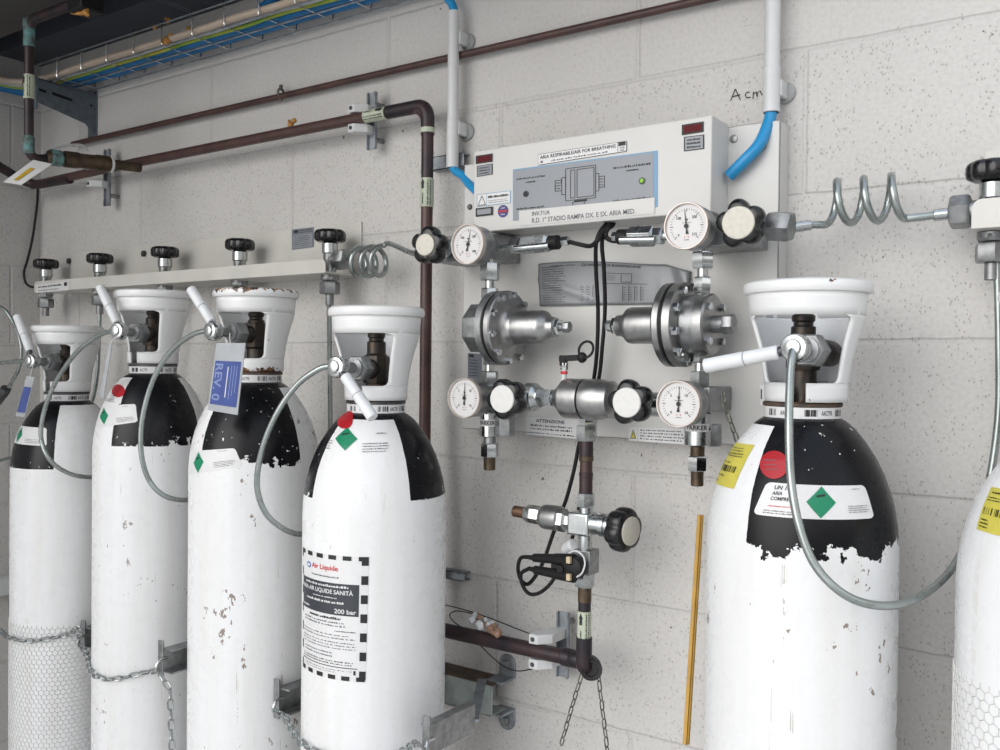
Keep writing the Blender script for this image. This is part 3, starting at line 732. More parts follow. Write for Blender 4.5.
# ---- high pressure hoses
pigtail(c5, (795, 348), .098, [(792, 356, 1.056), (790, 380, 1.045), (789, 430, 1.025), (791, 480, 1.018), (799, 525, 1.012), (815, 565, 1.012), (842, 593, 1.018), (874, 605, 1.04), (908, 602, 1.10), (940, 582, 1.19), (962, 552, 1.25), (985, 500, 1.29), (998, 420, 1.30), (999, 340, 1.30), (997, 262, 1.30)],
        ((779, 352), (705, 366), .0), 'grey steel hose looping down over the large front cylinder beside the right rail', r=.0047, side=(.026, -.004))
pigtail(c4, (337, 367), .100, [(330, 366, 1.004), (317, 370, .995), (296, 386, .985), (276, 415, .975), (262, 450, .97), (257, 485, .975), (265, 512, .99), (282, 528, 1.02), (300, 534, 1.08), (314, 526, 1.15), (325, 500, 1.24), (330, 450, 1.29), (330, 380, 1.30), (329, 296, 1.30)],
        ((345, 376), (373, 418), .0), 'grey steel hose looping left from the cylinder with the big label')
pigtail(c3, (212, 331), .100, [(206, 331, 1.030), (192, 335, 1.025), (172, 350, 1.02), (154, 378, 1.015), (143, 415, 1.01), (141, 450, 1.01), (148, 478, 1.02), (163, 495, 1.04), (184, 500, 1.09), (200, 494, 1.15), (216, 465, 1.24), (233, 400, 1.30), (240, 340, 1.30), (240, 286, 1.30)],
        ((212, 322), (191, 289), .0), 'grey steel hose looping left from the cylinder with the rusty guard ring')
pigtail(c2, (118, 331), .097, [(113, 331, 1.050), (100, 335, 1.045), (78, 351, 1.035), (58, 378, 1.03), (45, 408, 1.025), (41, 437, 1.025), (50, 460, 1.035), (68, 473, 1.07), (86, 477, 1.11), (96, 476, 1.14), (106, 472, 1.18), (118, 462, 1.24), (140, 430, 1.29), (158, 380, 1.30), (165, 330, 1.30), (165, 292, 1.30)],
        ((117, 323), (100, 287), .0), 'grey steel hose crossing in front of the netted cylinder farthest left')
pigtail(c1, (31, 361), .095, [(25, 361, 1.055), (10, 362, 1.05), (-12, 368, 1.05), (-38, 398, 1.05), (-50, 440, 1.055), (-36, 462, 1.08), (-10, 462, 1.17), (10, 458, 1.25), (50, 448, 1.30), (82, 420, 1.30), (95, 390, 1.30), (99, 345, 1.30), (100, 300, 1.30)],
        ((30, 351), (17, 316), .0), 'grey steel hose leaving the view to the left from the netted cylinder')
# a further hose hanging at the left edge
t = thing('pigtail_hose', PY(2, 394, 1.15), 'loose grey hose hanging at the left edge with a dark nut on its end', 'high pressure hose', 'high pressure hoses from the cylinders to the rails')
mb = MB(); mb.tube(spline([PY(a, b, d) for a, b, d in [(-30, 300, 1.12), (0, 307, 1.14), (13, 322, 1.15), (21, 345, 1.15), (19, 368, 1.15), (9, 387, 1.15)]], 10), .0046, 12); mb.build('tube', HOSE, t)
q0, q1 = PY(10, 384, 1.15), PY(-4, 402, 1.15); mb = MB(); mb.hexn(q0.lerp(q1, .25), q1, .013); mb.build('end_nut', DARKST, t)

# ---- tags hung from the valves
def hang_tag(y, quad, string_px, label, card=True, text=True, dy=.0):
    tl, tr, br, bl = [PY(*p, y + d) for p, d in zip(quad, (0, dy, dy, 0))]
    nrm = (tr - tl).cross(bl - tl).normalized()
    if nrm.dot(CAM - tl) < 0: nrm = -nrm
    mp = flat(tl, tr, br, bl, nrm); root = thing('hang_tag', bl.lerp(br, .5), label, 'tag', 'tags hanging from the cylinder valves')
    mb = MB(); q = [mp(0, 0, 0), mp(1, 0, 0), mp(1, 1, 0), mp(0, 1, 0)]; mb.prism(q, nrm * .0012); mb.build('sleeve', CLEARP, root)
    pr = Print(mp)
    if card:
        pr.rect(.06, .10, .94, .74, .0018, 0)
        if text:
            pr.text('REV. 0', .10, .16, .36, .70, .0022, 1, rot=True)
            pr.rect(.52, .22, .55, .66, .0022, 2)
            for k in range(3): pr.rect(.64 + .09 * k, .2 + .05 * k, .665 + .09 * k, .68, .0022, 1)
        pr.build('card', [TAGBLUE, PALEINK, PAPER], root, smooth=False)
    a = PY(*string_px, y - .004); mb = MB(); mb.tube([mp(.5, .97, .001), mp(.45, 1.0, .001).lerp(a, .5), a], .0008, 6); mb.build('string', PAPER, root)
hang_tag(.995, [(217, 343), (246, 343), (238, 415), (208, 410)], (230, 333), 'blue REV. 0 card in a clear sleeve hanging on the cylinder with rusty guard')
hang_tag(1.045, [(27, 376), (35, 377), (25, 417), (16, 416)], (33, 366), 'narrow edge-on blue card hanging on the netted cylinder farthest left', text=False)
hang_tag(1.045, [(110, 341), (113, 341), (104, 398), (100, 396)], (117, 337), 'white tag seen edge-on, hanging beside the second cylinder from the left', card=False)

# ================================================================ RAILS WITH THEIR VALVES
def rail(xl, xr, zt, zs, zl, label, bolts, name='manifold_rail'):
    """wall plate, shelf and front lip of a cylinder rail"""
    r = thing(name, ((xl + xr) / 2, YW, zs), label, 'wall rail', 'white steel rails on the back wall')
    mb = MB(); mb.box((xl, YW - .005, zs - .004), (xr, YW, zt)); mb.build('wall_plate', RAILW, r, bevel=.001)
    mb = MB(); mb.box((xl, YW - .101, zs - .003), (xr, YW - .004, zs)); mb.build('shelf', RAILW, r, bevel=.001)
    R = .012; poly = [(xl, YW - .102, zs - .003), (xr, YW - .102, zs - .003)]
    for k in range(6): t = PI / 2 * k / 5; poly.append((xr - R + R * math.cos(t), YW - .102, zl - R + R * math.sin(t)))
    for k in range(6): t = PI / 2 * k / 5; poly.append((xl + R - R * math.sin(t), YW - .102, zl - R + R * math.cos(t)))
    mb = MB(); mb.prism(poly, (0, .003, 0)); lip = mb.build('front_lip', RAILW, r, bevel=.0008)
    for bx, bz in bolts:
        mb = MB(); mb.hexn((bx, YW - .005, bz), (bx, YW - .012, bz), .008); mb.build('bolt', DARKST, r)
    return r, lip
zs = P(340, 271, .09).z; zt = P(300, 228, .005).z; zl = P(320, 259, .102).z
xl = P(34, 285, .102).x
rail_l, lip = rail(xl, -1.295, zt, zs, zl, 'long white rail carrying five valves on the left half of the wall', [(P(70, 262, .005).x, zt - .022), (P(145, 254, .005).x, zt - .022)])
pr = Print(wallquad((36, 285), (69, 281), (69, 290), (36, 293), .1026)); pr.rect(0, 0, 1, 1, .0003, 0); pr.small(.08, .55, .8, .85, 1, .0007, 1, .8, 0); pr.small(.08, .12, .7, .42, 1, .0007, 5, .5, 0); pr.rect(.86, .5, .95, .9, .0007, 1)
pr.build('sticker', STK, rail_l, smooth=False)
pr = Print(wallquad((292, 229.5), (314, 227), (314, 247), (292, 250), .0055)); pr.rect(0, 0, 1, 1, .0006, 0); pr.rect(.06, .05, .94, .70, .001, 1); pr.rect(.1, .8, .3, .93, .001, 2); pr.small(.35, .76, .95, .94, 2, .001, 2, .5); pr.small(.12, .1, .88, .66, 6, .0014, 2, .35)
pr.build('rating_plate', [GREYLAB, DISPG, INK], rail_l, smooth=False)
rail_r, lip2 = rail(P(984, 180, .005).x, .55, zt + .003, zs + .001, zl + .01, 'short white rail carrying a valve at the right edge', [])

def rail_valve(x, label, side=0, zk=1.845, kz=.0):
    y = YW - .06; r = thing('rail_valve', (x, y, zs), label, 'valve', 'black topped valves along the rails')
    mb = MB(); lobed_knob(mb, (x, y, zk - .013 + kz), (0, 0, 1), .031, .024, lobes=8, amp=.07, rot=.2); mb.build('knob', BLACK, r, sharp=50)
    mb = MB(); mb.lathe([(.0130, zs + .002), (.0130, zs + .044), (.0136, zs + .045), (.0136, zk - .036), (.0156, zk - .034), (.0156, zk - .016), (.011, zk - .012)], (x, y, 0), (0, 0, 1), 28); mb.build('stem', ZINC, r)
    mb = MB(); mb.lathe([(.017, zs - .010), (.0175, zs - .003)], (x, y, 0), (0, 0, 1), 24); mb.hexn((x, y, zs - .014), (x, y, zs - .004), .0185); mb.hexn((x, y, zs - .040), (x, y, zs - .016), .0200, rot=.3); mb.cyl((x, y, zs - .062), (x, y, zs - .040), .0082, 18); mb.build('lower_nut', DULL, r)
    if side:
        z = zs + .026; mb = MB(); mb.cyl((x + side * .010, y, z), (x + side * .026, y, z), .0135, 24); mb.hexn((x + side * .024, y, z), (x + side * .048, y, z), .0215, rot=.25); mb.build('side_nut', DULL, r)
    return r
names = ['leftmost black topped valve on the long white rail', 'second black topped valve from the left on the long rail', 'third black topped valve from the left on the long rail', 'fourth black topped valve, just left of the grey rating plate', 'black topped valve at the right end of the long rail, joined to the coil']
for i, x in enumerate((-2.362, -2.116, -1.855, -1.594, -1.325)): rail_valve(x, names[i], 1 if i == 4 else 0)
rail_valve(-.168, 'black topped valve on the short rail at the right edge', -1)

def coil(x0, x1, zc, y, R, turns, lead0, lead1, r, label, ph=0.0):
    """helical tube between two fittings"""
    pts = [lead0, lead0.lerp(lead1, .10)]; n = int(turns * 28); a0 = -PI / 2
    for k in range(n + 1):
        t = k / n; a = a0 + 2 * PI * turns * t; pts.append(Vector((x0 + (x1 - x0) * t, y - math.cos(a) * R, zc + math.sin(a) * R)))
    return pts
# left coil: seen half end-on, rings about the run of the tube
yv = YW - .06; zside = zs + .026
L0 = Vector((-1.325 + .048, yv, zside)); L1 = P(421, 250, .15)
a0 = P(352, 266, .08); b0 = P(398, 262, .10)
def coil_tube(pa, pb, cx0, cx1, cz, cy, R, turns, r, start, down=True, rise=0.0):
    pts = []; n = int(turns * 26)
    for k in range(n + 1):
        t = k / n; a = start + 2 * PI * turns * t
        pts.append(Vector((cx0 + (cx1 - cx0) * t, cy - math.cos(a) * R, cz + math.sin(a) * R + rise * t)))
    return pts
body = coil_tube(None, None, -1.245, -1.170, zside - .010, yv - .015, .0275, 3.0, .005, PI * .5)
mb = MB(); lead = spline([L0, L0 + Vector((.012, -.006, .006)), body[0]], 6)[:-1]; tail = spline([body[-1], body[-1] + Vector((.020, -.006, .002)), P(412, 253, .14), P(424, 254, .15)], 6)[1:]
mb.tube(lead + body + tail, .0048, 12)
tag(mb.build('coiled_tube', HOSE), 'small grey coiled tube between the long rail and the left star knob', 'tube', 'coiled steel tubes')
# right coil: three humps in a row
zr = P(870, 217, .08).z; zc = P(866, 200, .08).z; xs = [P(q, 200, .08).x for q in (836, 893)]
R = (P(866, 174, .08).z - P(866, 223, .08).z) / 2 * .88
yr = YW - .08
bd = []; n = 84
for k in range(n + 1):
    t = k / n; a = -PI / 2 + 2 * PI * (3.0) * t
    bd.append(Vector((P(824, 200, .08).x + (P(905, 200, .08).x - P(824, 200, .08).x) * t, yr + math.cos(a) * R * .9, zc + math.sin(a) * R)))
pa = P(795, 227, .10); pb = P(955, 213, .062)
mb = MB(); mb.tube(spline([pa, P(808, 225, .09), bd[0]], 6)[:-1] + bd + spline([bd[-1], P(920, 217, .075), pb], 6)[1:], .0052, 14); ct = mb.build('coiled_tube', HOSE)
tag(ct, 'large grey coiled tube of three turns on the bare wall at right', 'tube', 'coiled steel tubes')
mb = MB(); mb.cyl(P(793, 227.5, .10), P(811, 225, .088), .0072, 18); mb.build('end_sleeve', ZINC, ct); mb = MB(); mb.cyl(P(933, 215.5, .068), P(955, 213, .062), .0078, 18); mb.build('end_sleeve', ZINC, ct)

# ================================================================ PIPES AND CONDUITS
def pipe_label(pts_a, pts_b, r, dens=5):
    return None
def band_on(mb, a, b, r, mi, seg=20): mb.lathe([(r, 0), (r, (Vector(b) - Vector(a)).length)], a, Vector(b) - Vector(a), seg, mi)
# thin pipe along the wall
zthin = 2.157
mb = MB(); mb.tube([(P(72, 145, .02).x, YW - .018, zthin), (.35, YW - .018, zthin)], .0068, 14)
thin = tag(mb.build('copper_pipe', BROWN), 'thin brown pipe running level high on the wall above the thicker pipe', 'pipe', 'brown pipes on the back wall')
def saddle(px, py, off, r, label, horizontal=True):
    p = P(px, py, off); s = thing('pipe_clip', p, label, 'pipe clip')
    mb = MB(); ring = [p + Vector((0, math.cos(a) * (r + .0015), math.sin(a) * (r + .0015))) for a in [2 * PI * k / 20 for k in range(20)]]
    mb.tube(ring, .0028, 6, closed=True); mb.build('ring', OLDCHAIN, s)
    mb = MB(); mb.cyl(p + Vector((0, 0, r)), p + Vector((0, 0, r + .010)), .004, 12); mb.cyl(p - Vector((0, 0, r)), p - Vector((0, 0, r + .010)), .004, 12); mb.cyl(p + Vector((0, r, 0)), Vector((p.x, YW + .002, p.z)), .003, 10); mb.build('screw', OLDCHAIN, s)
pc = P(281, 93, .018); saddle(281, 93, .018, .0068, 'small brass ring clip holding the thin brown pipe')
# thick pipe: along the wall, elbow, then down behind the cylinders
zb = 2.064; yb_ = YW - .06; xv = -1.080
mb = MB(); pth = fillet([(-2.43, yb_, P(50, 182, .06).z), (P(122, 166, .06).x, yb_, zb - .002), (xv, yb_, zb), (xv, yb_, 1.150)], .045, 10)
mb.tube(pth, .0108, 18); big = mb.build('copper_pipe', BROWN); tag(big, 'thick brown pipe that runs along the wall, turns down and drops behind the cylinders', 'pipe', 'brown pipes on the back wall')
mb = MB(); el = fillet([(P(388, 110, .06).x, yb_, zb), (xv, yb_, zb), (xv, yb_, P(434, 134, .06).z)], .045, 12); mb.tube(el, .0126, 18); mb.tube([(xv, yb_, P(434, 134, .06).z), (xv, yb_, P(434, 177, .06).z)], .0112, 18); mb.build('elbow', OLDCU, big)
mb = MB(); band_on(mb, (xv, yb_, P(434, 127, .06).z), (xv, yb_, P(434, 132, .06).z), .0131, 0); x_ = P(408, 107, .06).x; mb.build('solder_ring', PGREEN, big)
def wrap_label(a, b, r, parent, up=(0, 0, 1), turn=0.0, rows=2, ink=True):
    """printed sleeve round a pipe from a to b, letters facing the room"""
    a = Vector(a); b = Vector(b); d = (b - a).normalized(); L = (b - a).length
    mb = MB(); mb.lathe([(r, 0), (r + .0006, .0003), (r + .0006, L - .0003), (r, L)], a, d, 28, 0)
    n = Vector((0.45, -.9, 0)); n = (n - d * n.dot(d)).normalized(); s_ = d.cross(n)
    def mp(u, v, e=0.0):
        t = (v - .5) * 2.2; return a + d * (u * L) + (n * math.cos(t) - s_ * math.sin(t)) * (r + .0008 + e)
    p = Print(mp); p.small(.06, .10, .95, .45, 2, .0003, 1, .55, .05)
    p.poly([(.62, .62), (.80, .62), (.80, .56), (.97, .72), (.80, .88), (.80, .82), (.62, .82)], .0003, 1); p.small(.08, .60, .5, .84, 1, .0003, 1, .5, .1)
    mb.add(p.v, p.f); mb.mi[-len(p.f):] = p.mi
    return mb.build('printed_sleeve', [PGREEN, INK], parent)
wrap_label((P(366, 114, .06).x, yb_, zb), (P(387, 110, .06).x, yb_, zb), .0112, big)
wrap_label((xv, yb_, P(430, 207, .06).z), (xv, yb_, P(431, 178, .06).z), .0116, big)

def rail_clamp(x, y, z, r, label, arm=.05, white=True, rl=.055):
    """two white pipe blocks screwed to a short slotted strip on the wall"""
    s = thing('pipe_clamp', (x, YW, z - .06), label, 'pipe clamp', 'white block clamps holding the thick pipes')
    yst = YW - .030; mb = MB(); mb.box((x + .004, yst, z - rl), (x + .026, yst + .002, z + rl)); mb.box((x + .004, yst - .006, z - rl), (x + .0065, yst + .002, z + rl)); mb.box((x + .0235, yst - .006, z - rl), (x + .026, yst + .002, z + rl)); mb.build('slotted_strip', GALV, s, bevel=.0006)
    for q_ in (z + rl * .62, z - rl * .62):
        mb = MB(); mb.cyl((x + .015, yst + .002, q_), (x + .015, YW, q_), .005, 12); mb.build('spacer', DULL, s)
    for sg in (1, -1):
        mb = MB(); zc_ = z + sg * (r + .008)
        mb.prism([(x - .012, y - .010, zc_ - .008), (x + .004, y - .010, zc_ - .008), (x + .022, y + .010, zc_ - .008), (x + .022, yst + .006, zc_ - .008), (x + .006, yst + .006, zc_ - .008), (x - .012, y + .006, zc_ - .008)], (0, 0, .016)); b = mb.build('clamp_block', PVC, s, bevel=.0015)
        mb = MB(); mb.cyl((x - .004, y - .010, zc_), (x - .004, y - .012, zc_), .0038, 14); mb.build('screw', DARKST, b)
rail_clamp(P(356, 117, .06).x, yb_, zb, .0108, 'white block clamp on the thick pipe near its elbow')
rail_clamp(P(84, 176, .06).x + .04, yb_, P(84, 178, .06).z, .0108, 'white block clamp on the thick pipe near the left corner', rl=.07)
# steel strip behind the drop
mb = MB(); za = P(444, 165, 0).z; mb.box((P(437, 165, .0).x, YW - .02, za - .013), (P(470, 165, .0).x, YW - .017, za + .013)); mb.box((P(437, 165, .0).x, YW - .02, za + .010), (P(470, 165, 0).x, YW, za + .013)); mb.box((P(437, 165, .0).x, YW - .02, za - .013), (P(470, 165, 0).x, YW, za - .010))
tag(mb.build('slotted_strip', GALV, bevel=.001), 'short grey slotted steel strip behind the thick pipe and left conduit', 'bracket')

# valve branch at the far left: riser, elbow, tee, ball valve
yr_ = 1.045; pr_ = PY(29, 90, yr_); xr_ = pr_.x
riser = thing('copper_pipe', (xr_, yr_, PY(29, 150, yr_).z), 'dark stained pipe dropping from the ceiling at the far left', 'pipe')
ztop = PY(31, 20, yr_).z; zlow = PY(27, 160, yr_).z
mb = MB(); mb.tube(fillet([(PY(84, 2, yr_).x, yr_, ztop), (xr_, yr_, ztop), (xr_, yr_, zlow), PX(56, 158.5, xr_ + .0)], .03, 8), .0098, 16); mb.build('tube', OLDCU, riser)
mb = MB(); mb.lathe([(.010, 0), (.0118, .003), (.0118, .040), (.0128, .044), (.0128, .056), (.010, .060)], (xr_, yr_, ztop - .055), (0, 0, 1), 18); mb.build('soldered_fitting', VERDI, riser); mb = MB(); mb.lathe([(.010, 0), (.0118, .003), (.0118, .035), (.010, .038)], (xr_, yr_, zlow + .012), (0, 0, 1), 18); mb.build('soldered_fitting', VERDI, riser)
wrap_label((xr_, yr_, PY(29, 99, yr_).z), (xr_, yr_, PY(29, 75, yr_).z), .0104, riser)
mb = MB(); mb.obox(PY(86, 1, yr_), (1, 0, 0), (0, 1, 0), (0, 0, 1), .05, .05, .05); mb.build('rubber_block', RUBBER, riser, bevel=.004)
bv = thing('ball_valve', P(85, 160, .10), 'tarnished brass ball valve with white handle beside the far left corner', 'valve')
A_, B_ = PX(46, 157, xr_), P(140, 167.5, .068); D_ = (B_ - A_); Ld = D_.length
mb = MB(); mb.lathe([(a_, h_ * Ld / .36) for a_, h_ in [(.012, 0), (.0165, .012), (.0165, .05), (.013, .055), (.013, .062), (.018, .066), (.018, .115), (.0165, .12), (.0165, .18), (.018, .185), (.018, .235), (.013, .24), (.0115, .26), (.0115, .36)]], A_, D_, 22); mb.build('valve_body', BRASS, bv)
mb = MB(); mb.lathe([(a_, h_ * Ld / .36) for a_, h_ in [(.0172, .014), (.0176, .016), (.0176, .052), (.0172, .054)]], A_, D_, 20); mb.build('verdigris_nut', VERDI, bv)
mb = MB(); mb.lathe([(.0165, .236 * Ld / .36), (.0190, .237 * Ld / .36), (.0190, .245 * Ld / .36), (.0165, .246 * Ld / .36)], A_, D_, 20); mb.build('tape_band', PAPER, bv)
h = spline([PX(44, 153, xr_), PX(52, 149, xr_), PX(63, 146, xr_), PX(81, 145, xr_), PX(88, 151, xr_)], 6); mb = MB(); mb.tube(h, .003, 8); mb.build('wire_handle', PVC, bv)
tq = [PY(33, 160, 1.04), PY(52, 164, 1.04), PY(21, 185, 1.00), PY(3, 182, 1.00)]
mp = flat(tq[0], tq[1], tq[2], tq[3], (.3, -.9, -.2)); tg = thing('warning_tag', tq[2], 'white tag with a yellow bar hanging from the pipe at the far left', 'tag')
mb = MB(); mb.prism([tq[3], tq[2], tq[1], tq[0]], Vector((.0, .001, .0004))); mb.build('card', PAPER, tg); p = Print(mp); p.rect(.36, .16, .60, .72, .0025, 0); p.build('yellow_bar', mat('amber print', (.55, .36, .02), .5), tg, smooth=False)
# pipe along the left wall
mb = MB(); mb.tube(fillet([(-2.44, .72, P(0, 148, .06).z + .14), (-2.44, yb_, P(50, 182, .06).z), (P(70, 180, .06).x, yb_, P(70, 179, .06).z)], .05, 8), .0118, 16)
tag(mb.build('copper_pipe', OLDCU), 'dark pipe running along the left side wall into the corner', 'pipe')
# black cable down the corner
mb = MB(); mb.tube(spline([P(38, 185, .03), PX(37, 205, -2.49), PX(33, 235, -2.49), PX(28, 258, -2.49), PX(24, 272, -2.49), PX(26, 283, -2.48), PX(32, 287, -2.46), PX(38, 286, -2.42)], 8), .0032, 8); tag(mb.build('black_cable', RUBBER), 'thin black cable hanging down the left corner to the long rail', 'cable', 'black cables')

# white conduits with blue cable
def conduit(x, z0, z1, r, label, clips, sleeve, group='white conduits on the wall'):
    t = thing('conduit', (x, YW - .032, z0), label, 'conduit', group)
    mb = MB(); mb.lathe([(r * .75, 0), (r, .0), (r, z1 - z0), (r * .75, z1 - z0)], (x, YW - .032, z0), (0, 0, 1), 24); mb.build('tube', PVC, t)
    mb = MB(); mb.lathe([(r, 0), (r * 1.09, .001), (r * 1.09, sleeve), (r, sleeve + .001)], (x, YW - .032, z0), (0, 0, 1), 24); mb.build('sleeve', PVC, t)
    for cz in clips:
        mb = MB(); mb.lathe([(.0155, .0), (.0155, .004), (.013, .006)], (x + .010, YW, cz), (0, -1, 0), 24); cl = mb.build('clip', GREYPVC, t)
        mb = MB(); mb.box((x + r * .6, YW - .030, cz - .010), (x + r + .003, YW - .004, cz + .014)); mb.build('clip_jaw', PVC, cl, bevel=.002)
    return t
xa = P(453, 100, .032).x
zA0, zA1 = P(459, 167, .032).z, P(448, 13, .032).z
conduit(xa, zA0, zA1, .0102, 'white conduit left of the control box with blue cable at both ends', [P(463, 37, .03).z, P(463, 128, .03).z], .085)
xb = P(772, 60, .032).x; zB0 = P(770, 113, .032).z
conduit(xb, zB0, 2.42, .0112, 'white conduit coming down beside the letters Acm at the right', [P(783, 88, .03).z], .065)
mb = MB(); mb.tube(spline([P(444, -14, .035), P(446, -4, .033), (xa, YW - .032, zA1 + .002), (xa, YW - .032, zA1 - .06)], 6), .0078, 14); tag(mb.build('blue_cable', SKYB), 'blue cable entering the top of the left white conduit', 'cable', 'blue cables at the conduits')
mb = MB(); mb.tube(spline([(xa, YW - .032, zA0 + .06), (xa, YW - .032, zA0 + .004), P(463, 176, .035), P(469, 184, .04), P(480, 194, .05)], 6), .0078, 14); tag(mb.build('blue_cable', SKYB), 'blue cable curving from the left conduit behind the control box', 'cable', 'blue cables at the conduits')
mb = MB(); mb.tube(spline([(xb, YW - .032, zB0 + .06), (xb, YW - .032, zB0 + .004), P(766, 130, .040), P(758, 146, .052), P(746, 159, .058), P(729, 176, .056)], 8), .0088, 14); tag(mb.build('blue_cable', SKYB), 'bright blue cable bending from the right conduit onto the white panel', 'cable', 'blue cables at the conduits')

# ================================================================ CABLE TRAY UNDER THE CEILING
zt0 = 2.287; yn, yf = YW - .118, YW - .016; x0, x1 = -2.30, -.95
tr = thing('cable_tray', ((x0 + x1) / 2, YW, zt0), 'wire mesh cable tray under the ceiling at the top left', 'cable tray')
def wire(a, b, r=.0019, m_=None): mb = MB(); mb.tube([a, b], r, 6); return mb
for y_, z_ in ((yn, zt0), ((yn + yf) / 2, zt0), (yf, zt0), (yn, zt0 + .05), (yf, zt0 + .05)): wire((x0, y_, z_ - .0035), (x1, y_, z_ - .0035)).build('long_wire', GALV, tr)
k = 0; x = -2.21
while x < x1:
    mb = MB(); mb.tube(fillet([(x, yn, zt0 + .054), (x, yn, zt0), (x, yf, zt0), (x, yf, zt0 + .02)], .006, 4), .0019, 6); mb.build('cross_wire', CHROME, tr)
    x += .1055
def cable(y_, z_, r, m_, label, sag=.003, xs=(-2.20, -.9), bend=None):
    z_ += .004; bend = corner(y_, z_); pts = []
    n = 14
    for i in range(n + 1):
        x_ = xs[0] + (xs[1] - xs[0]) * i / n; pts.append(Vector((x_, y_ + .0012 * math.sin(i * 1.7 + r * 900), z_ + sag * math.sin(i * 2.1 + r * 700) * .4)))
    if bend: pts = bend + pts
    mb = MB(); mb.tube(spline(pts, 4), r, 10); return tag(mb.build('cable', m_), label, 'cable', 'cables in the tray')
yl = 0.55
def corner(y_, z_, dz=.0):
    d = YW - y_; return [Vector((-2.50 + d, .35, z_)), Vector((-2.50 + d, .8, z_)), Vector((-2.50 + d, y_ - .10, z_)), Vector((-2.478 + d, y_ - .022, z_)), Vector((-2.40 + d, y_, z_))]
cable(yf - .018, zt0 + .013, .0125, BLUE, 'thick blue cable lying wall side in the mesh tray', bend=corner(0, zt0 + .013, .02))
cable(yf - .045, zt0 + .010, .0100, BLUE, 'second blue cable lying mid tray under the ceiling', bend=corner(0, zt0 + .010, .0))
cable(yn + .041, zt0 + .006, .0042, YELLOW if False else mat('yellow green sheath', (.50, .47, .05), .45, col2=(.16, .36, .05), scale=9), 'thin yellow and green earth cable in the mesh tray', bend=corner(0, zt0 + .0, -.01))
cable(yn + .0262, zt0 + .008, .0056, GREYCAB, 'light grey cable lying in the mesh tray', bend=corner(0, zt0 + .012, .012))
cable(yn + .0105, zt0 + .010, .0076, CREAMCAB, 'cream cable along the front of the mesh tray', bend=corner(0, zt0 - .004, -.01))
mb = MB(); mb.tube(spline([P(256, 14, .06), P(264, 7, .07), P(280, -6, .08), P(300, -20, .09)], 6), .010, 12); tag(mb.build('cable', BLUE), 'blue cable leaving the tray upward toward the ceiling', 'cable', 'cables in the tray')
# bracket arm holding the tray
xb_ = -2.23; yo = 1.205
arm = thing('tray_bracket', (xb_, YW, 2.17), 'blue grey steel wall bracket under the tray in the left corner', 'bracket')
mb = MB(); mb.prism([(xb_, yo, 2.282), (xb_, yo, 2.222), (xb_, yo + .05, 2.212), (xb_, YW - .03, 2.196), (xb_, YW - .012, 2.178), (xb_, YW, 2.178), (xb_, YW, 2.275)], (-.004, 0, 0)); a_ = mb.build('arm', BRACK, arm, bevel=.0008)
mb = MB(); mb.obox((xb_ + .0005, yo + .062, 2.249), (0, 1, -.10), (0, 0, 1), (1, 0, 0), .052, .007, .001); mb.obox((xb_ + .0005, yo + .012, 2.252), (0, 1, -.10), (0, 0, 1), (1, 0, 0), .018, .006, .001); mb.lathe([(.003, 0), (.003, .001)], (xb_, YW - .016, 2.245), (1, 0, 0), 12); mb.build('slot', RUBBER, a_)
mb = MB(); mb.box((xb_ - .04, yo, 2.276), (xb_, YW, 2.280)); mb.box((xb_ - .035, YW - .004, 2.170), (xb_ + .004, YW, 2.285)); mb.box((xb_ - .028, yo - .004, 2.205), (xb_, yo, 2.285)); mb.build('wall_foot', BRACK, arm, bevel=.0008)
mb = MB(); mb.hexn((xb_ - .012, yo + .008, 2.263), (xb_ - .012, yo - .028, 2.263), .010); mb.build('bolt', CHROME, arm)

# expanding foam blobs squeezed from joints
def foam(px, py, off, r, label, sc=(1, .7, .8)):
    p = P(px, py, off); mb = MB()
    for k in range(5): mb.ball(p + Vector((random.uniform(-1, 1) * r * .8, random.uniform(-.5, .5) * r, random.uniform(-.6, .6) * r)), r * random.uniform(.45, .8), 10, 7, lump=.25, sc=sc)
    tag(mb.build('foam_blob', FOAM), label, 'foam', 'orange foam blobs')
foam(292, 123, .045, .009, 'orange foam blob sitting on the thick brown pipe')
foam(155, 27, .09, .009, 'smallest orange foam blob, upper left of the tray')
foam(168, 21, .09, .008, 'orange foam blob touching the top wire of the tray')
foam(168, 40, .11, .014, 'largest orange foam blob among the tray wires')
foam(190, 31, .10, .009, 'orange foam blob on the tray right of the largest one')
foam(198, 30, .10, .008, 'orange foam scrap by the fourth upright of the tray')
q = PZ(83, 9, 2.36); mb = MB(); mb.tube(spline([PY(72, 12, yr_ - .01), PY(82, 13, yr_ - .01), PY(87, 10, yr_ - .01), PY(85, 7, yr_ - .01), PY(87, 15, yr_ - .012)], 5), .0045, 8); tag(mb.build('foam_blob', FOAM), 'curl of orange foam under the black rubber block at the ceiling', 'foam', 'orange foam blobs')
foam(331, 256, .008, .007, 'orange foam smear on the plate of the long rail') if False else None

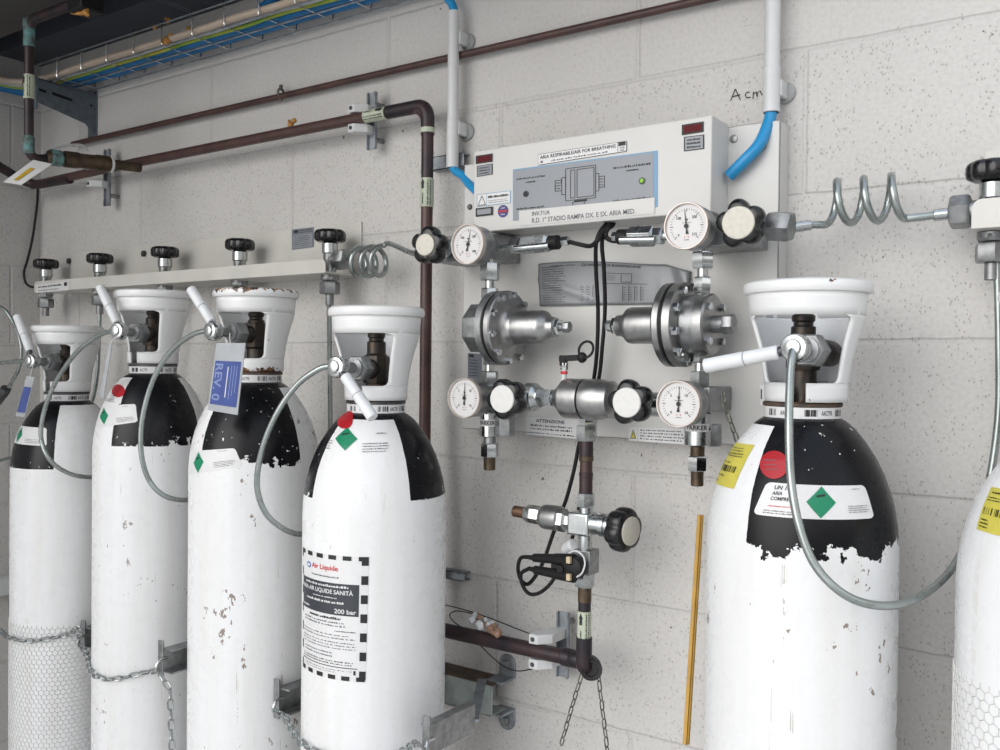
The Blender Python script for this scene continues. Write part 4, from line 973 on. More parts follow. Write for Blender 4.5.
# ================================================================ CHAIN RAIL AND ARMS
ra = thing('support_rail', (-.95, YW, .98), 'weathered steel support rail on the wall right of the labelled cylinder', 'rail')
xr1 = P(492, 695, .055).x; zt_ = P(480, 683, .055).z; zb2 = P(480, 714, .055).z; y0 = YW - .055
mb = MB(); mb.box((-2.45, y0, zb2), (xr1, y0 + .003, zt_)); mb.box((-2.45, y0, zb2), (xr1, YW - .012, zb2 + .003)); mb.build('channel', mat('streaked galvanised channel', (.40, .45, .43), .5, .3, .2, 30), ra, bevel=.001)
mb = MB(); mb.box((-2.45, y0 - .001, zt_), (xr1 + .002, YW - .010, zt_ + .003)); mb.build('dusty_top', RUSTM, ra)
for sg, zz in ((1, zt_ + .003), (-1, zb2)):
    xx = xr1 - .004; pts = []
    for k in range(9): t = PI * k / 8; pts.append((xx + .0 + .017 * math.cos(t), YW - .005, zz + sg * (.022 + .017 * math.sin(t))))
    mb = MB(); mb.prism([(xx + .017, YW - .005, zz)] + pts + [(xx - .017, YW - .005, zz)], (0, .005, 0)); mb.box((xx - .017, YW - .045, zz - .002), (xx + .017, YW, zz + .002)); lug = mb.build('lug', GALV, ra, bevel=.0008)
    mb = MB(); mb.hexn((xx, YW - .005, zz + sg * .022), (xx, YW - .012, zz + sg * .022), .008); mb.build('bolt', DULL, lug)

def arm_(x, z, yfront, label, yb4=None):
    fl = -.016 if yb4 else .026
    y0 = yb4 if yb4 else YW - .055
    """channel arm standing out from the support rail, with an end plate and a hook for the chain"""
    a = thing('wall_bracket', (x, y0, z - .02), label, 'bracket arm', 'steel arms that hold the chains')
    mb = MB(); mb.box((x - .0015, yfront, z - .022), (x + .0015, y0, z + .022)); mb.box((x - .0015, yfront, z + .019), (x + fl, y0, z + .022)); mb.box((x - .0015, yfront, z - .022), (x + fl, y0, z - .019)); mb.build('channel', DULL, a, bevel=.0008)
    mb = MB(); mb.box((x - .010, yfront - .004, z - .032), (x + .004, yfront, z + .036)); mb.build('end_plate', DULL, a, bevel=.001)
    mb = MB(); mb.tube(spline([(x + .006, yfront + .004, z + .004), (x + .010, yfront - .014, z + .006), (x + .010, yfront - .022, z - .006), (x + .004, yfront - .016, z - .016)], 5), .0026, 8); mb.build('hook', CHROME, a)
    return Vector((x + .006, yfront - .018, z - .010))
def armpx(px, py, yfront, label):
    p = PY(px, py, yfront); return arm_(p.x, p.z, yfront, label)
h1 = armpx(85, 637, 1.12, 'steel chain arm between the two leftmost cylinders')
h2 = armpx(163, 660, 1.03, 'steel chain arm between the second and third cylinders')
h3 = armpx(279, 700, 1.09, 'steel chain arm just left of the labelled cylinder')
pf = PY(429, 741, 1.04); xa4 = pf.x
h4 = arm_(xa4, pf.z, 1.04, 'steel chain arm low at the right of the labelled cylinder', 1.15)
a4 = [o for o in COL.objects if o.name.startswith('wall_bracket')][-1]
mb = MB(); s0, s1 = Vector((xa4, 1.148, pf.z - .004)), Vector((-.950, y0, pf.z - .004)); d_ = s1 - s0; mb.obox(s0.lerp(s1, .5), d_, d_.cross(Vector((0, 0, 1))), (0, 0, 1), d_.length, .016, .004); mb.build('strap', GALV, a4)
def around(c, pts, label, r=.0017, L=.022):
    mb = link_chain(pts, L, .0125, r); return tag(mb.build('chain', CHAINM), label, 'chain', 'galvanised chains')
def csurf(c, px, py, e=.007): a, z = hit(c, px, py); return skin(c, a, z, e)
around(c1, spline([PY(-12, 620, 1.2), PY(3, 633, 1.15), csurf(c1, 13, 637), csurf(c1, 30, 640), csurf(c1, 48, 638), csurf(c1, 66, 634), PY(79, 629, 1.09), h1], 5), 'chain slung round the netted cylinder farthest left')
around(c2, spline([h1, PY(86, 652, 1.09), csurf(c2, 96, 672), csurf(c2, 110, 678), csurf(c2, 126, 676), csurf(c2, 142, 672), csurf(c2, 154, 669, .012), h2], 5), 'chain slung round the second cylinder from the left')
around(c2, [h2 + Vector((.004, .004, -.008)), PY(170, 690, 1.02), PY(172, 745, 1.02), PY(172, 800, 1.02)], 'chain end hanging straight down between second and third cylinders')
around(c4, spline([h3, PY(283, 716, 1.06), PY(291, 728, 1.03), csurf(c4, 306, 742), csurf(c4, 325, 752), csurf(c4, 360, 758), csurf(c4, 395, 752), PY(417, 743, 1.0), h4], 5), 'chain slung low round the labelled cylinder')

# white box on the left side wall
mb = MB(); p_ = PX(0, 585, -2.5); mb.box((-2.50, p_.y - .12, p_.z - .022), (-2.46, p_.y + .02, p_.z + .022)); tag(mb.build('junction_box', PVC, bevel=.003), 'small white box on the side wall at the left edge, behind the netted cylinder', 'box')

# ================================================================ CONTROL PANEL
PO = .040
xl, xr = P(463, 300, PO).x, P(779, 200, PO).x; zt, zb_ = P(770, 121, PO).z, P(600, 437, PO).z
pan = thing('backing_panel', ((xl + xr) / 2, YW, zb_), 'large white steel backing panel that carries the gauges and regulators', 'panel')
mb = MB(); mb.box((xl, YW - PO, zb_), (xr, YW - PO + .004, zt)); mb.box((xl, YW - PO, zb_), (xl + .003, YW, zt)); mb.box((xr - .003, YW - PO, zb_), (xr, YW, zt)); mb.box((xl, YW - PO, zt - .003), (xr, YW, zt)); mb.box((xl, YW - PO, zb_), (xr, YW, zb_ + .003)); mb.build('sheet', PANELW, pan, bevel=.003)
mb = MB(); s_ = P(734, 139, PO); mb.lathe([(.006, 0), (.006, .002), (.004, .003)], s_, (0, -1, 0), 16); mb.build('screw', DULL, pan)
mb = MB(); s_ = P(763, 146, PO); mb.lathe([(.006, 0), (.006, .002), (.004, .003)], s_, (0, -1, 0), 16); mb.build('screw', DULL, pan)
mb = MB(); s_ = P(470, 207, PO); mb.lathe([(.005, 0), (.005, .002), (.004, .003)], s_, (0, -1, 0), 16); mb.build('screw', DARKST, pan)
pr = Print(wallquad((526, 417), (579, 420), (579, 439), (526, 434), PO)); pr.rect(0, 0, 1, 1, .0005, 0); pr.text('ATTENZIONE', .20, .74, .74, .93, .0009, 1); pr.small(.10, .28, .90, .66, 2, .0009, 1, .55, .05); pr.small(.02, .04, .98, .22, 1, .0009, 1, .4, .0); pr.build('warning_sticker', STK, pan, smooth=False)
pr = Print(wallquad((629, 427), (691, 429), (691, 445), (629, 440.5), PO)); pr.rect(0, 0, .14, 1, .0004, 0); pr.rect(.155, 0, 1, 1, .0005, 0); pr.poly([(.02, .16), (.125, .16), (.072, .84)], .0008, 1); pr.poly([(.035, .22), (.11, .22), (.072, .72)], .0011, 7); pr.rect(.068, .3, .076, .58, .0014, 1); pr.small(.19, .10, .96, .92, 4, .0009, 1, .4, .15); pr.build('warning_sticker', STK, pan, smooth=False)
pr = Print(wallquad((468, 353), (482, 354), (482, 379), (468, 378), PO)); pr.rect(0, 0, 1, 1, .0006, 0); pr.rect(.08, .84, .45, .96, .001, 1); pr.small(.1, .06, .9, .8, 6, .001, 1, .35); pr.build('data_plate', [GREYLAB, INK], pan, smooth=False)
pr = Print(wallquad((760, 385), (778, 386), (778, 406), (760, 405), PO)); pr.rect(0, 0, 1, 1, .0005, 0); pr.rect(.05, .3, .12, .8, .0009, 1); pr.small(.2, .05, .9, .2, 1, .0009, 1); pr.build('paper_sticker', STK, pan, smooth=False)

# ---- control box
BO = PO + .064; b0 = P(474, 150, BO); b1 = P(712, 116, BO); b2 = P(712, 212, BO); b3 = P(480, 232, BO)
bz0, bz1 = (b2.z + b3.z) / 2, (b0.z + b1.z) / 2
box = thing('control_box', ((b0.x + b1.x) / 2, YW - PO, bz0), 'white control box with grey display and red readouts on the panel', 'control box')
mb = MB(); mb.box((b0.x, YW - BO, bz0), (b1.x, YW - PO, bz1)); mb.build('housing', PANELW, box, bevel=.0022)
def bq(a, b, c, d): return wallquad(a, b, c, d, BO)
def bp(pr, name, mats=None): return pr.build(name, mats or BM, box, smooth=False)
BM = [PAPER, INK, DISPG, LINEBL, GREYINK, REDDISP, GREYLAB, PURPLE, RED, PANELW]
pr = Print(bq((513, 169.5), (658, 150.5), (658, 207), (513, 221))); pr.rect(0, 0, 1, 1, .0004, 3); pr.rect(.008, .0, .972, .972, .0008, 2)
def u_of(px): return (P(px, 190, BO).x - P(513, 190, BO).x) / (P(658, 190, BO).x - P(513, 190, BO).x)
# flow drawing
u0, u1 = u_of(566), u_of(596)
def rectline(a, b, c, d): pr.line([(a, b), (c, b), (c, d), (a, d), (a, b)], .0045, .012, .0012, 1)
rectline(u0, .28, u1, .88); rectline(u0 + .035, .32, u0 + .065, .84); rectline(u0 + .08, .32, u1 - .012, .84)
rectline(u1, .40, u1 + .022, .72); rectline(u1 + .022, .46, u1 + .06, .66); rectline(u0 - .028, .40, u0, .72); rectline(u0 - .075, .48, u0 - .028, .68); rectline(u0 + .05, .12, u0 + .13, .24)
pr.small(u0 - .07, .5, u0 - .03, .66, 3, .0012, 1, .4); pr.small(u1 + .024, .48, u1 + .058, .64, 3, .0012, 1, .4); pr.rect(u0 + .06, .235, u0 + .15, .27, .0012, 1)
pr.small(.03, .78, .245, .825, 1, .0012, 1, .8, 0); pr.small(.10, .70, .17, .74, 1, .0012, 1, .8, 0); pr.small(.03, .20, .235, .245, 1, .0012, 1, .8, 0)
pr.small(.715, .76, .955, .81, 1, .0012, 1, .8, 0); pr.small(.80, .69, .88, .73, 1, .0012, 1, .8, 0); pr.small(.715, .16, .955, .21, 1, .0012, 1, .8, 0)
bp(pr, 'display_panel')
for (px, py), m_ in (((526.5, 194), INK), ((642.5, 181), GLOW)):
    p = P(px, py, BO); mb = MB(); mb.lathe([(.0050, 0), (.0050, .0014), (.0040, .0016)], p - Vector((0, .0008, 0)), (0, -1, 0), 18); mb.build('lamp_bezel', NAVY, box); mb = MB(); mb.lathe([(.0036, 0), (.0036, .0015), (.0030, .0028), (.0, .0032)], p - Vector((0, .0008, 0)), (0, -1, 0), 18); mb.build('indicator_lamp', m_, box)
pr = Print(bq((519.5, 211), (655, 197.5), (655, 213.5), (519.5, 226))); pr.rect(0, 0, 1, 1, .0014, 9); pr.text('INV.71/A', .105, .57, .245, .86, .0018, 4); pr.text('R.D. 1° STADIO RAMPA DX. E SX. ARIA MED.', .105, .10, .87, .44, .0018, 4); bp(pr, 'lettered_strip')
pr = Print(bq((538.5, 154.5), (627, 141), (627, 151.5), (538.5, 165.5))); pr.rect(0, 0, 1, 1, .0012, 1); pr.rect(.004, .04, .996, .96, .0015, 0); pr.text('ARIA RESPIRABILE/AIR FOR BREATHING', .025, .52, .885, .84, .0018, 1); pr.small(.16, .14, .80, .36, 1, .0018, 4, .7, .0); pr.rect(.905, .04, .91, .96, .0018, 1); pr.rect(.915, .60, .99, .97, .0018, 1); pr.text('AIR', .925, .34, .985, .52, .0018, 4); pr.text('AR', .93, .10, .98, .28, .0018, 4); pr.rect(.03, .16, .06, .36, .0018, 4); bp(pr, 'title_plate')
for q in (((476, 156), (493, 153.5), (493, 161.8), (476, 164.3)), ((682, 125), (704, 121.5), (704, 132), (682, 135.5))):
    pr = Print(bq(*q)); pr.rect(0, 0, 1, 1, .0010, 1); pr.rect(.10, .16, .90, .84, .0014, 5); bp(pr, 'red_readout')
for q in (((477, 166), (493, 163.5), (493, 174.5), (477, 177)), ((684, 137), (704.5, 134.5), (704.5, 149), (684, 151.5))):
    pr = Print(bq(*q)); pr.rect(0, 0, 1, 1, .0006, 1); pr.rect(.06, .06, .94, .94, .0010, 2); pr.small(.16, .12, .86, .88, 3, .0014, 1, .6, .1); bp(pr, 'legend_plate')
pr = Print(bq((477, 194.5), (511, 190.5), (511, 203), (477, 207))); pr.rect(0, 0, 1, 1, .0006, 3); pr.rect(.02, .05, .98, .95, .0009, 0); pr.line([(.05, .1), (.27, .1), (.16, .85), (.05, .1)], .018, .05, .0013, 1); pr.rect(.29, .05, .30, .95, .0012, 3); pr.small(.34, .56, .94, .82, 1, .0013, 1, .8, 0); pr.small(.34, .14, .94, .46, 2, .0013, 4, .4, .1); bp(pr, 'warning_sticker')
pr = Print(bq((476, 208.5), (493.5, 206.5), (493.5, 215), (476, 217))); pr.rect(0, 0, 1, 1, .0012, 1); pr.rect(.10, .2, .88, .82, .0016, 2); bp(pr, 'small_readout')
pr = Print(bq((498, 205.5), (508.5, 204.5), (508.5, 217), (498, 218))); pr.disc(.5, .5, .5, .5, .0008, 7, 28); pr.rect(.03, .42, .97, .58, .0012, 8); pr.small(.3, .68, .7, .85, 1, .0012, 0, .6, 0); pr.small(.3, .18, .7, .32, 1, .0012, 0, .6, 0); bp(pr, 'round_badge')

# ---- manifold blocks, fittings and their columns
VO = .120; yv_ = YW - VO
def V(px, py): return P(px, py, VO)
def block(a, b, dy0, dy1, label, mat_=DULL):
    p, q = V(*a), V(*b); mb = MB(); mb.box((p.x, YW - dy1, min(p.z, q.z)), (q.x, YW - dy0, max(p.z, q.z))); o = mb.build('manifold_block', mat_, bevel=.002); return tag(o, label, 'metal block', 'grey steel blocks behind the gauges')
block((436, 238), (494, 259), .044, .125, 'grey steel block behind the upper left gauge')
block((690, 221), (749, 245), .044, .125, 'grey steel block behind the upper right gauge')
block((474, 386), (501, 413), .044, .125, 'grey steel block behind the lower left gauge')
block((664, 386), (711, 412), .044, .125, 'grey steel block behind the lower right gauge, with a small chain')

def gauge(px, py, label, needle, numbers, lean=0.0):
    """round pressure gauge facing the room"""
    c = P(px, py, .192); R = .0322; t = thing('pressure_gauge', c + Vector((0, .03, -R)), label, 'gauge', 'round pressure gauges')
    ax = Vector((lean, -1, 0)).normalized()
    mb = MB(); mb.lathe([(.010, -.052), (.012, -.036), (R * .90, -.034), (R * .95, -.031), (R * .95, -.004)], c, ax, 48); mb.build('case', DULL, t)
    mb = MB(); mb.lathe([(R * .95, -.006), (R, -.005), (R, .001), (R * .98, .003), (R * .935, .003), (R * .92, -.001)], c, ax, 56, caps=False); mb.build('bezel', BEZEL, t)
    u = Vector((1, 0, 0)) - ax * ax.x; u.normalize(); v = Vector((0, 0, 1))
    mp = lambda a, b, e=0.0: c + u * ((a - .5) * 2 * R) + v * ((b - .5) * 2 * R) + ax * (e - .0012)
    pr = Print(mp); pr.disc(.5, .5, .465, .465, 0, 0, 48)
    for k in range(31):
        a = TD(225 - 270 * k / 30); r0 = .33 if k % 5 else .305; w = .004 if k % 5 else .007
        d = (math.cos(a), math.sin(a)); n = (-d[1], d[0])
        pr.poly([(.5 + d[0] * r0 + n[0] * w, .5 + d[1] * r0 + n[1] * w), (.5 + d[0] * r0 - n[0] * w, .5 + d[1] * r0 - n[1] * w), (.5 + d[0] * .375 - n[0] * w, .5 + d[1] * .375 - n[1] * w), (.5 + d[0] * .375 + n[0] * w, .5 + d[1] * .375 + n[1] * w)], .0004, 1)
    for k, s in numbers:
        a = TD(225 - 270 * k); pr.text(s, .5 + .25 * math.cos(a) - .035 * len(s) / 2, .5 + .25 * math.sin(a) - .03, .5 + .25 * math.cos(a) + .035 * len(s) / 2, .5 + .25 * math.sin(a) + .03, .0004, 1)
    pr.text('bar', .46, .62, .54, .67, .0004, 1); pr.small(.40, .56, .60, .59, 1, .0004, 1, .6, 0); pr.disc(.46, .27, .016, .016, .0004, 2, 10); pr.disc(.54, .27, .016, .016, .0004, 2, 10); pr.small(.44, .2, .56, .23, 1, .0004, 1, .6, 0)
    pr.build('dial', [DIAL, INK, mat('faded red print', (.55, .25, .18), .5)], t, smooth=False)
    a = TD(needle); d = (math.cos(a), math.sin(a)); n = (-d[1], d[0]); f = lambda l, w: (.5 + d[0] * l + n[0] * w, .5 + d[1] * l + n[1] * w)
    pr = Print(mp); pr.poly([f(-.04, -.016), f(.36, -.004), f(.36, .004), f(-.04, .016)], .0016, 0); pr.poly([f(-.17, -.032), f(-.05, -.012), f(-.05, .012), f(-.17, .032)], .0016, 0); pr.disc(.5, .5, .05, .05, .0020, 0, 18); pr.build('needle', INK, t, smooth=False)
    return t
gauge(468.0, 244.3, 'pressure gauge at the upper left, under the box\'s left corner', 78, [(.0, '0'), (.33, '100'), (.66, '200'), (1, '300')])
gauge(686.3, 226, 'pressure gauge at the upper right, under the box\'s right end', 97, [(.0, '0'), (.33, '100'), (.66, '200'), (1, '315')])
gauge(464.3, 398, 'pressure gauge at the lower left corner of the panel', 88, [(.0, '0'), (.33, '5'), (.66, '10'), (1, '16')])
gauge(678.5, 404, 'pressure gauge at the lower right, beside the right star knob', 87, [(.0, '0'), (.33, '5'), (.66, '10'), (1, '16')])

def star_valve(px, py, off, label, R, capm, ax=(0, -1, 0), rot=.3, stem_to=.10, capR=.56):
    c = P(px, py, off); ax = Vector(ax).normalized(); t = thing('star_valve', c - ax * .03 - Vector((0, 0, R)), label, 'valve', 'valves with black star knobs')
    mb = MB(); lobed_knob(mb, c - ax * .030, ax, R, .030, 5, rot=rot, amp=.19); kn = mb.build('knob', BLACK, t, sharp=50)
    mb = MB(); mb.lathe([(R * capR, -.001), (R * capR, .0016), (R * capR * .95, .0026), (.0, .0030)], c, ax, 40); mb.build('knob_cap', capm, kn)
    mb = MB(); L = stem_to; mb.lathe([(.0085, -.026 - L), (.0085, -.020)], c, ax, 20); mb.lathe([(.017, -.026 - L), (.017, -.045 - L * .2), (.013, -.036)], c, ax, 28); mb.build('stem', ZINC, t)
    return t
star_valve(425.5, 244.8, .185, 'black star knob at the upper left, in front of the brown pipe', .0325, IVORY, rot=.25, capR=.55, stem_to=.03, ax=(.10, -1, 0))
star_valve(738.5, 222.8, .185, 'black star knob at the upper right, under the blue cable', .0330, IVORY, rot=.45, capR=.65, stem_to=.03, ax=(.1, -1, -.03))
star_valve(502.5, 399, .190, 'black star knob with white cap right of the lower left gauge', .0325, WHITEC, rot=.75, capR=.655, stem_to=.03, ax=(.06, -1, 0))
star_valve(627, 402.5, .190, 'black star knob with white cap left of the lower right gauge', .0330, WHITEC, rot=.5, capR=.64, stem_to=.03, ax=(.08, -1, 0))
# left coil's end nut and right coil's nut
mb = MB(); mb.hexn(V(769, 226), V(792, 227), .0215, rot=.2); mb.cyl(V(757, 225), V(770, 226), .014, 24); tag(mb.build('hex_nut', DULL), 'large dark hex nut where the right coil meets the panel', 'nut')
mb = MB(); mb.cyl(P(419, 252, .15), P(432, 251, .125), .0085, 18); tag(mb.build('hex_nut', DULL), 'small grey collar where the left coil reaches the star knob', 'nut')

def column(name, rows, label, cat='pipe fitting', group='plated fittings on the panel'):
    """stack of nuts and tubes down one axis; rows of (kind, y0, y1, radius, material)"""
    p0 = V(rows[0][5], rows[0][1]); t = thing(name, V(rows[-1][5], rows[-1][2]), label, cat, group)
    for kind, ya, yb2, r, m_, px in rows:
        a, b = V(px, yb2), V(px, ya); a.x = b.x = p0.x; mb = MB()
        if kind == 'nut': mb.hexn(a, b, r, rot=.35); mb.build('nut', m_, t)
        elif kind == 'cup': mb.lathe([(r * .8, 0), (r, .002), (r, (b - a).length - .002), (r * .86, (b - a).length)], a, b - a, 28); mb.build('coupling', m_, t)
        else: mb.cyl(a, b, r, 20); mb.build('tube', m_, t)
    return t, p0.x
column('pipe_fitting', [('tube', 256, 266, .0065, CHROME, 490), ('nut', 263, 281, .0165, ZINC, 490), ('tube', 280, 290, .0075, CHROME, 490), ('nut', 288, 306, .0140, ZINC, 490)], 'plated nut and tube between upper left block and left regulator')
column('pipe_fitting', [('nut', 355, 365, .0105, ZINC, 489.5), ('tube', 363, 374, .0075, CHROME, 489.5), ('nut', 371, 386, .0150, ZINC, 489.5)], 'plated nut and tube between left regulator and lower left block')
column('pipe_fitting', [('tube', 244, 256, .0065, CHROME, 703), ('nut', 252, 269, .0165, CHROME, 703), ('tube', 268, 279, .0075, CHROME, 703), ('nut', 277, 293, .0130, CHROME, 703)], 'bright plated nut and tube between upper right block and right regulator')
column('pipe_fitting', [('nut', 352, 363, .0100, ZINC, 700), ('tube', 361, 374, .0075, CHROME, 700), ('nut', 371, 387, .0150, DULL, 700)], 'plated nut and tube between right regulator and lower right block')
t1, xx = column('pipe_coupling', [('cup', 412, 437, .0165, CHROME, 490), ('tube', 435, 446, .0105, DULL, 490), ('nut', 443, 457, .0145, ZINC, 490), ('tube', 455, 470, .0098, BRASS, 490)], 'plated coupling with open pipe stub below the lower left gauge', 'pipe fitting', 'couplings with open stubs under the panel')
def coll(px, y0_, y1_, off, r, parent, word):
    a, b = V(px, y1_), V(px, y0_); 
    def mp(u, v, e=0.0):
        t = -PI / 2 + .5 + (u - .5) * 2.5; return Vector((a.x + (r + e) * math.cos(t), a.y + (r + e) * math.sin(t), a.z + (b.z - a.z) * v))
    pr = Print(mp); pr.rect(0, 0, 1, 1, .0004, 0, 12, 1); pr.text(word, .10, .2, .74, .8, .0009, 1); pr.poly([(.80, .2), (.92, .2), (.86, .85)], .0009, 1); pr.build('brand_band', STK, parent, smooth=False)
coll(490, 419, 426, VO, .0166, t1, 'PARKER')
mb = MB(); a = V(505, 416); b = V(505, 436); mb.hexn(b, a, .016); mb.build('side_nut', DULL, t1)
t2, xx = column('pipe_coupling', [('cup', 412, 446, .0185, ZINC, 698), ('tube', 444, 458, .0100, BRASS, 698), ('nut', 456, 471, .0145, CHROME, 698), ('tube', 469, 486, .0090, BRASS, 698)], 'plated coupling with open pipe stub below the lower right gauge', 'pipe fitting', 'couplings with open stubs under the panel')
coll(698, 423, 431, VO, .0186, t2, 'PARKER')
mb = MB(); a = P(711, 424, .09); b = P(711, 446, .09); mb.hexn(b, a, .015); mb.build('side_nut', DULL, t2)
mb = link_chain([P(723, 393, .147), P(724, 403, .150), P(727, 412, .150), P(731, 424, .148), P(736, 437, .146), P(738, 452, .140)], .017, .0085, .0012); tag(mb.build('chain', OLDCHAIN), 'short dark chain hanging from the lower right grey block', 'chain')

# ---- the two regulators, mirror images with their axes along the wall
def regulator(zpx, px, label, mirror, names=None):
    x = lambda p: P(p, zpx, VO).x
    z = P(px['ref'], zpx, VO).z; o = Vector((0, yv_, z)); s = 1 if not mirror else -1; ax = Vector((s, 0, 0))
    fx = x(px['flange']); t = thing('pressure_regulator', (fx, yv_, z - .062), label, 'regulator', 'pressure regulators on the panel')
    O = Vector((fx, yv_, z)); q = lambda p: abs(x(p) - fx)
    Rf = .0605
    mb = MB(); mb.lathe([(Rf * .94, -.018), (Rf, -.016), (Rf, -.005), (Rf * .95, -.0035)], O, ax, 56); mb.build('rear_flange', DULL if not mirror else STEEL, t)
    mb = MB(); mb.lathe([(Rf * .95, -.0045), (Rf * .97, -.0040), (Rf * .97, .0005), (Rf * .95, .001)], O, ax, 48); mb.build('gasket', RUBBER, t)
    mb = MB(); mb.lathe([(Rf * .95, .0), (Rf, .002), (Rf, .010), (Rf * .97, .012), (Rf * .80, .0125), (Rf * .66, .0140), (.034, .017), (.0295, .021), (.0275, .028)], O, ax, 56); fr = mb.build('front_flange', STEEL, t)
    for k in range(10):
        a = 2 * PI * k / 10 + .2; c = O + Vector((0, math.cos(a), math.sin(a))) * (Rf * .89)
        if not mirror: mb = MB(); mb.hexn(c + ax * .011, c + ax * .019, .0058)
        else: mb = MB(); mb.hexn(c - ax * .018, c - ax * .027, .0062)
        mb.build('bolt', CHROME, t)
    Lb = q(px['bell']); Lc = q(px['cone']); Ls = q(px['stem'])
    mb = MB(); mb.lathe([(.0275, .026), (.0272, .034), (.0272, Lb - .006), (.0260, Lb - .001), (.0185, Lb + .006), (.0165, Lb + .010), (.0155, Lc)], O, ax, 44); mb.build('spring_bonnet', STEEL, t)
    mb = MB(); mb.hexn(O + ax * (Lc - .003), O + ax * (Lc + .008), .0135); mb.build('lock_nut', CHROME, t)
    mb = MB(); mb.cyl(O + ax * Lc, O + ax * (Ls - .010), .0065, 16); mb.hexn(O + ax * (Ls - .012), O + ax * Ls, .0088, rot=.3); mb.build('adjusting_screw', DULL, t)
    Bd = px['body']
    mb = MB(); mb.lathe([(.040, -.016), (.040, -.020), (.0425, -.022), (.0425, -Bd + .004), (.039, -Bd)], O, ax, 8 if not mirror else 48, rot=PI / 8); mb.build('body', DULL, t, bevel=.0015)
    if mirror:
        mb = MB(); mb.lathe([(.043, -Bd + .014), (.0435, -Bd + .010), (.0435, -Bd), (.041, -Bd - .0025)], O, ax, 48); mb.build('end_cap', STEEL, t)
        for k in range(4):
            a = PI / 4 + k * PI / 2; c = O + Vector((0, math.cos(a), math.sin(a))) * .034
            mb = MB(); mb.hexn(c - ax * (Bd + .002), c - ax * (Bd + .009), .0058); mb.build('bolt', CHROME, t)
        mb = MB(); mb.lathe([(.0125, Bd), (.0125, Bd + .018), (.0100, Bd + .0185)], O, -ax, 24); mb.hexn(O - ax * (Bd + .016), O - ax * (Bd + .032), .0145, rot=.3); mb.build('end_fitting', DULL, t)
    else:
        mb = MB(); mb.hexn(O - ax * (Bd - .001), O - ax * (Bd + .012), .012); mb.build('end_fitting', DULL, t)
    return t
regulator(328, dict(ref=511, flange=504, bell=546, cone=556, stem=570, body=.059), 'left steel regulator whose spring cap points right', False)
regulator(325, dict(ref=670, flange=676, bell=629, cone=618, stem=607, body=.055), 'right steel regulator whose spring cap points left', True)

# ---- pressure transmitters under the box with their cables
def transmitter(a, hexa, body, tip, label, mir):
    O = V(*a); E = V(*tip); d = (E - O); L = d.length; d.normalize(); f = lambda p: (V(*p) - O).dot(d)
    t = thing('pressure_transmitter', O, label, 'transmitter', 'pressure transmitters under the box')
    mb = MB(); mb.cyl(O, O + d * f(hexa), .0062, 18); mb.hexn(O + d * (f(hexa) - .004), O + d * (f(hexa) + .014), .0130); mb.build('hex_fitting', ZINC, t)
    mb = MB(); h0, h1 = f(body[0]), f(body[1]); mb.lathe([(.010, h0 - .006), (.0155, h0), (.0155, h1), (.010, h1 + .006)], O, d, 6, rot=.2); mb.cyl(O + d * (h0 - .01) + Vector((0, -.012, -.006)), O + d * (h1 + .012) + Vector((0, -.012, -.006)), .0058, 16); mb.build('body', ZINC, t, bevel=.001)
    mb = MB(); mb.cyl(O + d * (h1 + .004), O + d * (h1 + .022), .0115, 16); mb.build('plug', RUBBER, t)
    mb = MB(); mb.hexn(O + d * (L - .012) + Vector((0, -.004, 0)), O + d * L + Vector((0, -.004, 0)), .0075); mb.build('gland', CHROME, t)
transmitter((498, 248), (513, 247), ((524, 246), (547, 244)), (570, 241), 'left pressure transmitter, attached beside the upper left gauge', False)
transmitter((668, 236), (661, 236), ((653, 236), (631, 237)), (614, 237), 'right pressure transmitter, attached beside the upper right gauge', True)
def cab(pts, label, r=.0036):
    mb = MB(); mb.tube(spline(pts, 8), r, 10); return tag(mb.build('black_cable', RUBBER), label, 'cable', 'black cables')
cab([V(566, 241), V(578, 244), V(590, 246), P(597, 241, .13), P(603, 232, .12), P(612, 226, .09), P(614, 222, .07)], 'black cable from the left transmitter up under the box')
cab([V(622, 239), V(614, 241), V(607, 238), V(606, 233), P(609, 227, .10), P(612, 222, .08)], 'short black cable from the right transmitter up under the box')
cab([P(606, 224, .09), P(600, 232, .115), P(596, 245, .115), P(596, 270, .10), P(598, 310, .08), P(597, 350, .075), P(594, 378, .07), P(588, 410, .06), P(580, 440, .05), P(574, 470, .05), P(566, 500, .05), P(558, 520, .05), P(551, 540, .055), P(544, 560, .06), P(537, 574, .075), P(528, 584, .09), P(521, 580, .10), P(518, 568, .105), P(521, 558, .108), P(530, 557, .11)], 'longer black cable hanging from the box to the twin switch plugs', .0032)
cab([P(609, 224, .09), P(604, 233, .115), P(602, 246, .115), P(604, 270, .10), P(605, 310, .08), P(602, 350, .075), P(599, 378, .07), P(592, 410, .055), P(584, 450, .05), P(580, 500, .05), P(573, 535, .05), P(566, 555, .06), P(553, 580, .075), P(541, 592, .09), P(530, 594, .10), P(523, 586, .105), P(521, 574, .108), P(530, 568, .11)], 'second black cable hanging from the box, right of the longer one', .0032)

